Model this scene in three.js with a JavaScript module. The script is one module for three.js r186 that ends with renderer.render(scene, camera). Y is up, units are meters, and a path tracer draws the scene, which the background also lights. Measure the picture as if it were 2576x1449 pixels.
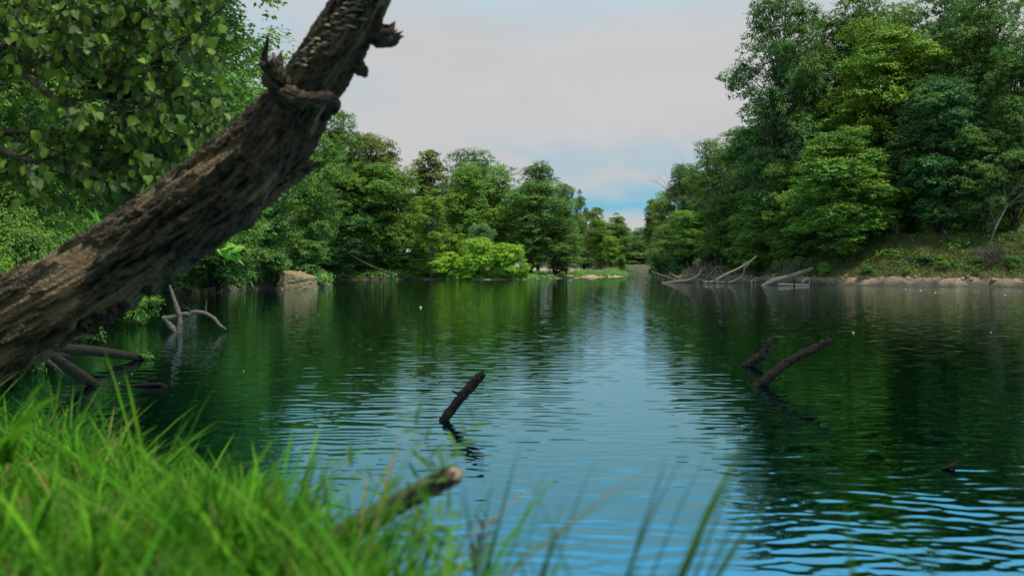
import * as THREE from 'three';
import { mergeGeometries } from 'three/addons/utils/BufferGeometryUtils.js';
import { createNoise2D, createNoise3D } from 'simplex-noise';

// ---------------------------------------------------------------- camera, sky, sun, exposure
const scene = new THREE.Scene();
const FX = 2147, CX = 1288, CY = 724.5, HZ = 674, EYE = 1.5;
const camera = new THREE.PerspectiveCamera(2 * Math.atan(CY / FX) * 180 / Math.PI, 2576 / 1449, 0.05, 2000);
camera.position.set(0, EYE, 0);
camera.rotation.x = -Math.atan((CY - HZ) / FX);
camera.focus = 30; camera.userData.fStop = 2.0;
camera.updateMatrixWorld(true);

const renderer = new THREE.WebGLRenderer({ antialias: true });
renderer.toneMapping = THREE.LinearToneMapping;
renderer.toneMappingExposure = 1.2;
renderer.shadowMap.enabled = true;

function mulberry(a) { return () => { a = (a + 0x6d2b79f5) | 0; let t = Math.imul(a ^ (a >>> 15), 1 | a); t = (t + Math.imul(t ^ (t >>> 7), 61 | t)) ^ t; return ((t ^ (t >>> 14)) >>> 0) / 4294967296; }; }
const N2 = createNoise2D(mulberry(11)), N3 = createNoise3D(mulberry(12));
const fbm2 = (x, y, o = 4) => { let s = 0, a = 0.5; for (let i = 0; i < o; i++) { s += a * N2(x, y); x = x * 2.03 + 7.1; y = y * 2.03 - 3.7; a *= 0.5; } return s; };
const fbm3 = (x, y, z, o = 4) => { let s = 0, a = 0.5; for (let i = 0; i < o; i++) { s += a * N3(x, y, z); x = x * 2.03 + 5.1; y = y * 2.03 - 1.7; z = z * 2.03 + 2.3; a *= 0.5; } return s; };
const clamp = (x, a = 0, b = 1) => Math.min(b, Math.max(a, x));
const sstep = (a, b, x) => { const t = clamp((x - a) / (b - a)); return t * t * (3 - 2 * t); };
const lerp = (a, b, t) => a + (b - a) * t;

{ // broken cloud: a grey-white deck low down with blue gaps, opening to blue higher up
  const W = 2048, H = 1024, data = new Float32Array(W * H * 4);
  for (let j = 0; j < H; j++) {
    const el = ((j + 0.5) / H - 0.5) * 180, s = Math.max(0, Math.sin(el * Math.PI / 180));
    for (let i = 0; i < W; i++) {
      const o = (j * W + i) * 4;
      const a = ((i + 0.5) / W - 0.5) * 2 * Math.PI, az = a * 180 / Math.PI + 90, ca = Math.cos(a), sa = Math.sin(a), ce = Math.cos(el * Math.PI / 180);
      const e = Math.max(el, 0);
      const n = fbm3(ca * ce * 2.2, e * 0.11, sa * ce * 2.2, 5), n2 = fbm3(ca * ce * 7 + 9, e * 0.35, sa * ce * 7, 4), m = fbm3(ca * ce * 1.1 + 4, e * 0.04, sa * ce * 1.1 - 3, 3);
      const side = sstep(0.0, 0.55, Math.cos((az - 8.4) * Math.PI / 30) * 0.6 + n2 * 0.45);
      const band = 0.95 * Math.exp(-(((e - 4.3 + n2 * 1.1) / 0.95) ** 2)) * side;
      const band2 = 0.36 * Math.exp(-(((e - 7.2 + n2 * 1.5) / 1.5) ** 2)) * side * sstep(-0.25, 0.2, n2 + 0.1);
      const gap = 0.32 * sstep(0.0, 0.4, 0.4 * n + 0.3 * n2 + 0.6 * Math.cos((az + 17) * Math.PI / 36) - 0.35) * sstep(7, 11, e) * (1 - sstep(22, 32, e));
      const open = sstep(14.5, 22, e + m * 3) * (1 - 0.55 * sstep(25, 38, e + n * 8)) * (0.75 + 0.25 * sstep(-0.3, 0.2, n + 0.5 * n2));
      const blue = clamp(Math.max(band, band2, gap, open));
      const up = sstep(0.27, 0.85, s), b = 1 + 0.04 * n2 + 0.03 * n;
      const cr = lerp(0.488, 0.92, up) * b, cg = lerp(0.49, 0.95, up) * b, cb = lerp(0.495, 1.0, up) * b;
      const hb = sstep(0.2, 0.42, s);
      const br = lerp(0.15, 0.5, hb), bg = lerp(0.42, 0.86, hb), bb = lerp(0.57, 1.14, hb);
      data[o] = lerp(cr, br, blue); data[o + 1] = lerp(cg, bg, blue); data[o + 2] = lerp(cb, bb, blue); data[o + 3] = 1;
    }
  }
  const sky = new THREE.DataTexture(data, W, H, THREE.RGBAFormat, THREE.FloatType);
  sky.mapping = THREE.EquirectangularReflectionMapping; sky.magFilter = THREE.LinearFilter; sky.minFilter = THREE.LinearFilter; sky.needsUpdate = true;
  scene.background = sky; scene.environment = sky;
}
const sun = new THREE.DirectionalLight(new THREE.Color(1.0, 0.95, 0.80), 5.0);
sun.name = 'sun';
sun.position.set(38, 130, -40); sun.target.position.set(0, 0, -60);
sun.castShadow = true; sun.shadow.radius = 3; sun.shadow.mapSize.set(2048, 2048);
Object.assign(sun.shadow.camera, { left: -160, right: 160, top: 200, bottom: -200, near: 1, far: 500 });
scene.add(sun, sun.target);

// ---------------------------------------------------------------- helpers
const V = (x, y, z) => new THREE.Vector3(x, y, z);
const P = (x, y, d) => V((x - CX) / FX * d, -(y - CY) / FX * d, -d).applyEuler(camera.rotation).add(camera.position);   // picture point at a depth, used to survey the place
const WATER = (x, y, h = 0) => { const r = P(x, y, 1).sub(camera.position); return r.multiplyScalar((h - EYE) / r.y).add(camera.position); };
const used = new Map();
function numbered(name) { const n = used.get(name) ?? 0; used.set(name, n + 1); return n ? name + '_' + String(n).padStart(3, '0') : name; }
function tag(o, label, category, group, kind) {
  if (label) o.userData.label = label;
  if (category) o.userData.category = category;
  if (group) o.userData.group = group;
  if (kind) o.userData.kind = kind;
  return o;
}
function thing(name, label, category, pos, group) { const g = new THREE.Group(); g.name = numbered(name); if (pos) g.position.copy(pos); tag(g, label, category, group); scene.add(g); return g; }
function part(parent, name, geo, mat) { const m = new THREE.Mesh(geo, mat); m.name = name; parent.add(m); return m; }
function solo(name, geo, mat, label, category, group, pos) { const m = new THREE.Mesh(geo, mat); m.name = numbered(name); if (pos) m.position.copy(pos); tag(m, label, category, group); scene.add(m); return m; }
function structure(name, geo, mat, label) { const m = new THREE.Mesh(geo, mat); m.name = name; m.userData.kind = 'structure'; if (label) m.userData.label = label; scene.add(m); return m; }
const lin = (r, g, b) => new THREE.Color().setRGB(r, g, b);

// a rough tapered limb along points; radii per point; the surface is uneven and the ends are closed
function limb(pts, rads, { seg = 14, rad = 8, rough = 0.12, freq = 6, seed = 0, origin, jag = 0, col } = {}) {
  const curve = new THREE.CatmullRomCurve3(pts, false, 'centripetal'), L = curve.getLength();
  const pos = [], idx = [], uv = [], colors = [];
  let nrm = V(0, 1, 0.3).normalize();
  for (let i = 0; i <= seg; i++) {
    const t = i / seg, p = curve.getPoint(t), tan = curve.getTangent(t);
    nrm.addScaledVector(tan, -nrm.dot(tan)).normalize();
    const bin = tan.clone().cross(nrm);
    const f = t * (rads.length - 1), k = Math.min(Math.floor(f), rads.length - 2), r0 = lerp(rads[k], rads[k + 1], f - k);
    for (let j = 0; j <= rad; j++) {
      const a = (j % rad) / rad * Math.PI * 2, c = Math.cos(a), s = Math.sin(a);
      const n = fbm3(c * (freq > 10 ? 2.4 : 1.2) + seed, s * (freq > 10 ? 2.4 : 1.2) - seed, t * L * freq + seed * 3, 3);
      const r = r0 * (1 + rough * 2 * n);
      const end = (i === seg ? jag * r0 * (0.4 + N3(c * 2 + seed, s * 2, seed)) : 0);
      pos.push(p.x + (nrm.x * c + bin.x * s) * r + tan.x * end - (origin?.x ?? 0), p.y + (nrm.y * c + bin.y * s) * r + tan.y * end - (origin?.y ?? 0), p.z + (nrm.z * c + bin.z * s) * r + tan.z * end - (origin?.z ?? 0));
      uv.push(j / rad, t * L * 2);
      if (col) { const q = col(t, a, n); colors.push(q[0], q[1], q[2]); }
    }
  }
  const w = rad + 1;
  for (let i = 0; i < seg; i++) for (let j = 0; j < rad; j++) { const a = i * w + j, b = a + 1, c = a + w, d = c + 1; idx.push(a, b, c, b, d, c); }
  for (const [i, flip] of [[0, 1], [seg, 0]]) {
    const p = curve.getPoint(i / seg), c = pos.length / 3;
    pos.push(p.x - (origin?.x ?? 0), p.y - (origin?.y ?? 0), p.z - (origin?.z ?? 0)); uv.push(0.5, i ? L * 2 : 0);
    if (col) { const q = col(i / seg, 0, 0); colors.push(q[0] * 1.5, q[1] * 1.45, q[2] * 1.35); }
    for (let j = 0; j < rad; j++) { const a = i * w + j; flip ? idx.push(c, a + 1, a) : idx.push(c, a, a + 1); }
  }
  const g = new THREE.BufferGeometry();
  g.setAttribute('position', new THREE.Float32BufferAttribute(pos, 3)); g.setAttribute('uv', new THREE.Float32BufferAttribute(uv, 2));
  if (col) g.setAttribute('color', new THREE.Float32BufferAttribute(colors, 3));
  g.setIndex(idx); g.computeVertexNormals();
  return g;
}
const merge = (list) => mergeGeometries(list, false);

// ---------------------------------------------------------------- textures and materials
function noiseTexture(size, f, srgb) {
  const d = new Uint8Array(size * size * 4);
  for (let j = 0; j < size; j++) for (let i = 0; i < size; i++) { const c = f(i / size, j / size), o = (j * size + i) * 4; d[o] = c[0]; d[o + 1] = c[1]; d[o + 2] = c[2]; d[o + 3] = 255; }
  const t = new THREE.DataTexture(d, size, size); t.wrapS = t.wrapT = THREE.RepeatWrapping; t.magFilter = THREE.LinearFilter; t.minFilter = THREE.LinearMipmapLinearFilter; t.generateMipmaps = true;
  if (srgb) t.colorSpace = THREE.SRGBColorSpace;
  t.needsUpdate = true; return t;
}
const tile = (u, v, f, k = 1) => { const a = u * Math.PI * 2, b = v * Math.PI * 2, r = f / (Math.PI * 2); return fbm3(Math.cos(a) * r + k, Math.sin(a) * r + Math.cos(b) * r * 1.7, Math.sin(b) * r * 1.7 - k, 4); };
const barkBump = noiseTexture(256, (u, v) => { const r = clamp(0.5 + tile(u, v * 0.999, 5) * 0.6 + 0.25 * tile(u, v, 16, 4)); return [r * 255, r * 255, r * 255]; });
const soilBump = noiseTexture(256, (u, v) => { const r = clamp(0.5 + tile(u, v, 6, 8) * 0.7 + 0.3 * tile(u, v, 22, 2)); return [r * 255, r * 255, r * 255]; });
const wood = (r, g, b, rough = 0.85) => new THREE.MeshPhysicalMaterial({ color: lin(r, g, b), roughness: rough, specularIntensity: 0.3, bumpMap: barkBump, bumpScale: 0.012 });
const M = {
  bark: wood(0.05, 0.041, 0.03), paleBark: wood(0.26, 0.24, 0.19), darkWood: wood(0.009, 0.007, 0.005, 0.9), greyWood: wood(0.11, 0.092, 0.068), wetWood: wood(0.013, 0.011, 0.006, 0.75), bleached: wood(0.18, 0.157, 0.125), twig: wood(0.11, 0.09, 0.075),
};
const leafMat = (r, g, b, o = {}) => new THREE.MeshPhysicalMaterial({ color: lin(r, g, b), vertexColors: true, roughness: 0.9, transmission: 0.28, thickness: 0, side: THREE.DoubleSide, flatShading: true, specularIntensity: 0.3, ...o });
const LM = {
  dark: leafMat(0.076, 0.168, 0.034), deep: leafMat(0.09, 0.185, 0.03), mid: leafMat(0.10, 0.2, 0.026), fresh: leafMat(0.13, 0.255, 0.026), yellow: leafMat(0.145, 0.25, 0.021), bright: leafMat(0.23, 0.40, 0.026),
  teal: leafMat(0.065, 0.165, 0.036), pale: leafMat(0.115, 0.23, 0.065), olive: leafMat(0.13, 0.18, 0.028), rust: leafMat(0.22, 0.12, 0.03), near: leafMat(0.085, 0.21, 0.02),
};

// ---------------------------------------------------------------- the lie of the land
// outline of the river in plan: [x, distance in front of the camera]
const RIVER = [[3.5, 0.1], [1.6, 0.6], [0.6, 1.3], [0.1, 1.95], [-0.22, 2.6], [-0.95, 3.5], [-1.9, 4.3], [-3.9, 5.7], [-5.1, 8], [-6.9, 11.5], [-9, 16], [-13, 26], [-17.5, 38], [-19.2, 46], [-18.6, 52], [-18.4, 59.5], [-15.5, 61], [-13.9, 64], [-16, 76], [-21, 95], [-23, 108], [-14, 110], [-5, 108], [2.6, 109], [4, 115], [13, 134], [19, 146], [23, 170], [28, 205], [34, 205], [29, 170], [25, 152], [17.8, 108], [18.4, 97], [20.8, 91.5], [24.6, 86], [24.8, 78], [30.7, 69.5], [39.4, 66.2], [50, 60], [62, 45], [70, 20], [70, -40], [40, -14], [20, -5], [8, -1.6]];
function riverDistance(x, d) { // positive on land
  let best = 1e9, inside = false;
  for (let i = 0, j = RIVER.length - 1; i < RIVER.length; j = i++) {
    const [ax, ay] = RIVER[i], [bx, by] = RIVER[j], dx = bx - ax, dy = by - ay;
    const t = clamp(((x - ax) * dx + (d - ay) * dy) / (dx * dx + dy * dy)), ex = ax + t * dx - x, ey = ay + t * dy - d;
    best = Math.min(best, ex * ex + ey * ey);
    if ((ay > d) !== (by > d) && x < (bx - ax) * (d - ay) / (by - ay) + ax) inside = !inside;
  }
  return (inside ? -1 : 1) * Math.sqrt(best);
}
function bankKind(x, d) { return { right: sstep(12, 17, x) * sstep(45, 60, d) * (1 - sstep(95, 112, d)), bar: sstep(98, 106, d) * sstep(-14, -9, x) * (1 - sstep(20, 27, x)), near: 1 - sstep(7, 14, Math.hypot(x + 1, d)) }; }
function groundHeight(x, d) {
  const w = (s) => s + (0.4 * fbm2(x * 0.5, d * 0.5, 3) + 0.3 * fbm2(x * 1.7 + 9, d * 1.7, 3)) * sstep(9, 25, Math.abs(d) + Math.abs(x));
  const s = w(riverDistance(x, d)), k = bankKind(x, d);
  if (s < 0) return Math.max(-1.2, s * 0.8);
  const n = fbm2(x * 0.15, d * 0.15, 4), f = fbm2(x * 1.1, d * 1.1, 3);
  const rightH = 0.62 * sstep(0, 0.7, s) + 3.43 * sstep(0.4, 8.0, s) + 0.32 * f * sstep(0.2, 1, s) + 0.5 * sstep(8, 30, s) * (1 + n);
  const barH = 0.35 * sstep(0, 3, s) + 0.5 * sstep(4, 12, s) + 0.1 * f;
  const nearH = (0.49 + 0.2 * (1 - sstep(1.9, 3.0, Math.hypot(x, d)))) * sstep(0, 0.5, s) + 0.05 * f + 0.35 * sstep(2, 6, s);
  const wildH = 0.55 * sstep(0, 0.8, s) + 1.8 * sstep(0.6, 7, s) + 0.3 * f * sstep(0, 2, s) + 2.2 * sstep(10, 60, s) * (1 + n);
  let h = wildH;
  h = lerp(h, rightH, k.right); h = lerp(h, barH, k.bar); h = lerp(h, nearH, k.near);
  return h;
}
const ground = (x, z) => groundHeight(x, -z);
{
  const spread = (stops) => { const out = []; for (let i = 0; i < stops.length - 1; i++) { const [a, s] = stops[i], b = stops[i + 1][0], n = Math.max(1, Math.round((b - a) / s)); for (let k = 0; k < n; k++) out.push(a + (b - a) * k / n); } out.push(stops.at(-1)[0]); return out; };
  const xs = spread([[-900, 60], [-240, 12], [-60, 2.5], [-26, 0.8], [-8, 0.4], [-4, 0.16], [2, 0.4], [6, 1.2], [14, 0.45], [44, 2], [80, 10], [240, 60], [900, 1]]);
  const ds = spread([[-300, 40], [-60, 8], [-6, 0.8], [-1, 0.18], [5, 0.5], [14, 1.2], [58, 0.4], [84, 0.9], [150, 2.5], [240, 12], [400, 60], [1200, 1]]);
  const pos = [], col = [], idx = [], uv = [];
  for (const d of ds) for (const x of xs) {
    const h = groundHeight(x, d), s = riverDistance(x, d), k = bankKind(x, d);
    pos.push(x, h, -d); uv.push(x / 1.5, d / 1.5);
    const n = fbm2(x * 0.9, d * 0.9, 4), n2 = fbm2(x * 3.1 + 5, d * 3.1, 3);
    const soil = [0.2 + 0.09 * n + 0.07 * n2, 0.148 + 0.07 * n + 0.055 * n2, 0.088 + 0.04 * n + 0.035 * n2], mud = [0.035, 0.03, 0.022], litter = [0.05 + 0.02 * n2, 0.05 + 0.02 * n2, 0.022], sand = [0.26 + 0.09 * n2, 0.205 + 0.07 * n2, 0.14 + 0.05 * n2], turf = [0.06, 0.10, 0.025];
    const mix = (a, b, t) => a.map((q, i) => lerp(q, b[i], t));
    let c = litter;
    const rb = mix(mix(mud, soil, sstep(0.34, 0.5, h + n2 * 0.3)), mix(turf, soil, sstep(0.0, 0.35, n)), sstep(1.0, 1.7, h + n * 0.5));
    c = mix(c, rb, k.right); c = mix(c, mix(sand, turf, sstep(0.05, 0.25, n) * sstep(1, 4, s)), k.bar); c = mix(c, mix(mud, turf, sstep(0.2, 0.5, h)), k.near);
    if (k.bar < 0.5 && k.near < 0.5 && k.right < 0.5) c = mix(mud, c, sstep(0.15, 0.5, h + n2 * 0.2));
    col.push(...c.map((q) => Math.max(0.004, q)));
  }
  const w = xs.length;
  for (let i = 0; i < ds.length - 1; i++) for (let j = 0; j < w - 1; j++) { const a = i * w + j; idx.push(a, a + 1, a + w, a + 1, a + w + 1, a + w); }
  const g = new THREE.BufferGeometry();
  g.setAttribute('position', new THREE.Float32BufferAttribute(pos, 3)); g.setAttribute('color', new THREE.Float32BufferAttribute(col, 3)); g.setAttribute('uv', new THREE.Float32BufferAttribute(uv, 2));
  g.setIndex(idx); g.computeVertexNormals();
  structure('ground', g, new THREE.MeshStandardMaterial({ vertexColors: true, roughness: 0.95, bumpMap: soilBump, bumpScale: 0.08 }), 'earth banks, gravel bar and forest floor round the river');
}

// ---------------------------------------------------------------- water
{
  const rnd = mulberry(77), waves = [];
  for (let i = 0; i < 34; i++) {
    const L = 0.075 * Math.pow(3.0, rnd()), a = (rnd() - 0.5) * 1.25, k = 2 * Math.PI / L;
    waves.push({ kx: Math.sin(a) * k, kz: Math.cos(a) * k, L, s: 0.3 + 0.7 * rnd(), p: rnd() * 6.28 });
  }
  const norm = Math.sqrt(waves.reduce((t, w) => t + w.s * w.s / 2, 0));
  const rough = (x, d) => { // local steepness of the ripples: wind reaches the open middle and the near right, the lee of the banks lies calm
    const n = fbm2(x * 0.16 + 3, d * 0.1, 3), n2 = fbm2(x * 0.5, d * 0.3 + 8, 2);
    const near = 0.044 * sstep(0.14, 0.36, x / d + n * 0.1) * (1 - sstep(4.6, 7.0, d + n * 2.5)), mid = 0.028 * (1 - sstep(12, 22, d + n * 6)) * sstep(-0.42, -0.2, x / d + n * 0.12) * (1 - 0.55 * sstep(0.0, 0.2, x / d + n * 0.1)) * lerp(0.55, 1, sstep(5, 9, d));
    const channel = 0.03 * sstep(18, 34, d) * (1 - sstep(0.0, 0.05, Math.abs(x / d - 0.115) - 0.03 + n * 0.03));
    return Math.max(0.004, (0.009 + Math.max(near, mid, channel)) * (1 + 0.6 * n + 0.7 * n2));
  };
  const rows = []; for (let d = 1.0; d < 240; d *= 1 + lerp(0.0034, 0.012, sstep(13, 50, d))) rows.push(d);
  const cols = 340, pos = [], nor = [], idx = [], uv = [];
  for (const d of rows) {
    const half = 1.15 * d + 4, dd = d * 0.0045;
    for (let j = 0; j <= cols; j++) {
      const x = lerp(-half, half, j / cols), A = rough(x, d);
      let h = 0, gx = 0, gz = 0;
      const wx = x + 0.25 * fbm2(x * 0.7, d * 0.7, 2), wz = d + 0.25 * fbm2(x * 0.6 + 40, d * 0.6, 2);
      for (const w of waves) {
        const keep = sstep(2.2, 5, w.L / dd) * sstep(1.3, 3, w.L / (2 * half / cols * Math.abs(Math.sin(Math.atan2(w.kx, w.kz))) + 1e-4)); if (keep <= 0) continue;
        const ph = wx * w.kx + wz * w.kz + w.p, sl = A * w.s / norm * keep, kk = 2 * Math.PI / w.L;
        h += sl / kk * Math.sin(ph); const c = sl / kk * Math.cos(ph); gx += c * w.kx; gz += c * w.kz;
      }
      pos.push(x, h, -d); const l = Math.hypot(gx, 1, gz); nor.push(-gx / l, 1 / l, gz / l); uv.push(x / 5, d / 5);
    }
  }
  const w = cols + 1;
  for (let i = 0; i < rows.length - 1; i++) for (let j = 0; j < cols; j++) { const a = i * w + j; idx.push(a, a + 1, a + w, a + 1, a + w + 1, a + w); }
  const g = new THREE.BufferGeometry();
  g.setAttribute('position', new THREE.Float32BufferAttribute(pos, 3)); g.setAttribute('normal', new THREE.Float32BufferAttribute(nor, 3)); g.setAttribute('uv', new THREE.Float32BufferAttribute(uv, 2)); g.setIndex(idx);
  // fine wind ripple as a normal map, 5 m to a repeat
  const S = 512, fine = []; for (let i = 0; i < 46; i++) { const ky = Math.round(7 + 30 * rnd()), kx = Math.round((rnd() - 0.5) * ky * 0.9); fine.push([kx, ky, rnd() * 6.28, 0.4 + rnd()]); }
  const d8 = new Uint8Array(S * S * 4);
  for (let j = 0; j < S; j++) for (let i = 0; i < S; i++) {
    let gx = 0, gy = 0; for (const [kx, ky, p, s] of fine) { const c = Math.cos(2 * Math.PI * (kx * i + ky * j) / S + p) * s / Math.hypot(kx, ky); gx += c * kx; gy += c * ky; }
    const q = 0.05, nx = -gx * q, ny = -gy * q, l = Math.hypot(nx, ny, 1), o = (j * S + i) * 4;
    d8[o] = 127.5 + 127.5 * nx / l; d8[o + 1] = 127.5 + 127.5 * ny / l; d8[o + 2] = 127.5 + 127.5 / l; d8[o + 3] = 255;
  }
  const nm = new THREE.DataTexture(d8, S, S); nm.wrapS = nm.wrapT = THREE.RepeatWrapping; nm.magFilter = THREE.LinearFilter; nm.needsUpdate = true;
  structure('river_water', g, new THREE.MeshPhysicalMaterial({ color: lin(0.14, 0.32, 0.43), metalness: 1, specularColor: lin(0.62, 0.96, 1.0), roughness: 0.02, normalMap: nm, normalScale: new THREE.Vector2(0.075, 0.075) }), 'dark green river with sky and trees mirrored in ripples');
}

// ---------------------------------------------------------------- foliage builders
class Leaves {
  constructor() { this.p = []; this.c = []; this.i = []; }
  // a folded pointed leaf: two faces meeting along the midrib
  add(b, dir, nrm, len, wid, c) {
    const s = V().crossVectors(dir, nrm).normalize(), n = this.p.length / 3, q = 0.16 * wid;
    const mx = b.x + dir.x * len * 0.45 - nrm.x * q, my = b.y + dir.y * len * 0.45 - nrm.y * q, mz = b.z + dir.z * len * 0.45 - nrm.z * q;
    this.p.push(b.x, b.y, b.z, mx + s.x * wid / 2 + nrm.x * q * 2, my + s.y * wid / 2 + nrm.y * q * 2, mz + s.z * wid / 2 + nrm.z * q * 2, b.x + dir.x * len, b.y + dir.y * len, b.z + dir.z * len, mx - s.x * wid / 2 + nrm.x * q * 2, my - s.y * wid / 2 + nrm.y * q * 2, mz - s.z * wid / 2 + nrm.z * q * 2);
    for (let k = 0; k < 4; k++) this.c.push(c[0], c[1], c[2]);
    this.i.push(n, n + 1, n + 2, n, n + 2, n + 3);
  }
  build() {
    const g = new THREE.BufferGeometry();
    g.setAttribute('position', new THREE.Float32BufferAttribute(this.p, 3)); g.setAttribute('color', new THREE.Float32BufferAttribute(this.c, 3)); g.setIndex(this.i);
    return g;
  }
}
const gauss = (r) => r() + r() + r() - 1.5;
// returns { H, R, trunk, crown } with the foot at the origin
function makeTree(seed, o) {
  const { H, R, base = 0.2, nb = 48, br = 1.4, ns = 40, nl = 12, L = 0.22, W = 0.13, up = 0.35, prof = (t) => Math.sqrt(Math.max(0.02, 1 - (2 * t - 0.9) ** 2 * 0.95)), trunkR = H * 0.012, spray = 0.34, lean = 0.06, gapy = 0, multi = 1, flat = 0.62, vary = 0.26, lobes = 9, lobe = 0.44 } = o;
  const r = mulberry(seed), leaves = new Leaves(), woody = [];
  const stems = [];
  for (let k = 0; k < multi; k++) {
    const a = r() * 6.28, q = multi > 1 ? 0.25 * R : 0, lx = gauss(r) * lean * H + Math.cos(a) * q, lz = gauss(r) * lean * H + Math.sin(a) * q;
    const pts = [V(Math.cos(a) * q * 0.12, -0.5, Math.sin(a) * q * 0.12)];
    for (let i = 1; i <= 5; i++) { const t = i / 5; pts.push(V(lx * t * t + gauss(r) * 0.025 * H, H * 0.9 * t, lz * t * t + gauss(r) * 0.025 * H)); }
    stems.push(new THREE.CatmullRomCurve3(pts));
    woody.push(limb(pts, [trunkR * 1.35, trunkR, trunkR * 0.85, trunkR * 0.65, trunkR * 0.4, trunkR * 0.15], { seg: 14, rad: 8, rough: 0.1, freq: 2, seed: seed + k }));
  }
  const dir = V(), nrm = V(), ld = V(), pp = V(), b = V();
  const lob = [];
  for (let i = 0; i < lobes; i++) {
    const t = (i + 0.5) / lobes, lr = R * lobe * (0.8 + 0.4 * r()), e = Math.max(0, R * prof(t) - lr - br * 0.5), a = i * 2.39996 + gauss(r) * 0.6, f = i === lobes - 1 ? 0.25 : 0.55 + 0.45 * r();
    const y = lerp(base * H + lr * 0.5, H - lr * 0.8 - br * 0.4, t) + gauss(r) * 0.02 * H, st = stems[i % multi].getPoint(clamp(y / H, 0, 1));
    lob.push({ c: V(st.x * 0.6 + Math.cos(a) * e * f, y, st.z * 0.6 + Math.sin(a) * e * f), lr, t });
  }
  for (let i = 0; i < nb; i++) {
    const lo = lob[i % lobes], t = lo.t;
    dir.set(gauss(r), gauss(r) * 0.9 + 0.22, gauss(r)).normalize();
    const f = 0.7 + 0.35 * r(), c = V(lo.c.x + dir.x * lo.lr * f, lo.c.y + dir.y * lo.lr * f * 0.85, lo.c.z + dir.z * lo.lr * f);
    c.y = Math.max(c.y, base * H * 0.7 + br * 0.3);
    const stem = stems[i % multi], st = clamp((c.y / H) * 0.95 - 0.08 - 0.1 * r(), 0.05, 0.97), foot = stem.getPoint(st);
    if (gapy && r() < gapy) continue;
    const midp = foot.clone().lerp(c, 0.5); midp.y += 0.06 * H * (0.3 + r() * 0.5) * (foot.distanceTo(c) / (R + 0.1)); midp.x += gauss(r) * 0.3; midp.z += gauss(r) * 0.3;
    const r0 = trunkR * (0.42 - 0.2 * t) * (0.6 + 0.5 * f);
    woody.push(limb([foot, midp, c], [r0, r0 * 0.6, r0 * 0.18], { seg: 6, rad: 5, rough: 0.08, freq: 2, seed: i }));
    const bs = br * (0.7 + 0.6 * r()), bx = bs * (0.85 + 0.4 * r()), by = bs * flat * (0.8 + 0.4 * r()), bz = bs * (0.85 + 0.4 * r());
    const hue = gauss(r) * vary, val = 1 + gauss(r) * vary * 0.9, n = Math.round(ns * (bs / br) ** 1.6);
    for (let s = 0; s < n; s++) {
      dir.set(gauss(r), gauss(r) + up, gauss(r)).normalize();
      const q = 0.55 + 0.55 * Math.sqrt(r());
      pp.set(c.x + dir.x * bx * q, c.y + dir.y * by * q, c.z + dir.z * bz * q);
      for (let l = 0; l < nl; l++) {
        b.set(pp.x + gauss(r) * spray, pp.y + gauss(r) * spray * 0.6, pp.z + gauss(r) * spray);
        nrm.set(dir.x * 0.55 + gauss(r) * 0.75, dir.y * 0.5 + 0.55 + gauss(r) * 0.5, dir.z * 0.55 + gauss(r) * 0.75).normalize();
        ld.set(gauss(r) + dir.x * 0.5, gauss(r) * 0.5 - 0.35, gauss(r) + dir.z * 0.5); ld.addScaledVector(nrm, -ld.dot(nrm)).normalize();
        const k = 0.75 + 0.5 * r(), v = val * (0.8 + 0.4 * r()), y = 1 + hue + gauss(r) * 0.16;
        leaves.add(b, ld, nrm, L * k, W * k, [v * y, v * (1 + 0.35 * (y - 1)), v * clamp(1.1 - 0.5 * (y - 1), 0.4, 1.8)]);
      }
    }
  }
  return { H, R, trunk: merge(woody), crown: leaves.build() };
}
const oval = (t) => Math.sqrt(Math.max(0.1, 1 - (1.7 * t - 0.8) ** 2)), dome = (t) => Math.sqrt(Math.max(0.12, 1 - t * t * 0.8)), spreadTop = (t) => 0.62 + 0.42 * Math.sin(Math.PI * clamp(t * 0.85 + 0.1)) - 0.12 * sstep(0.8, 1, t), column = (t) => 0.8 + 0.2 * Math.sin(t * 9);
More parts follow.
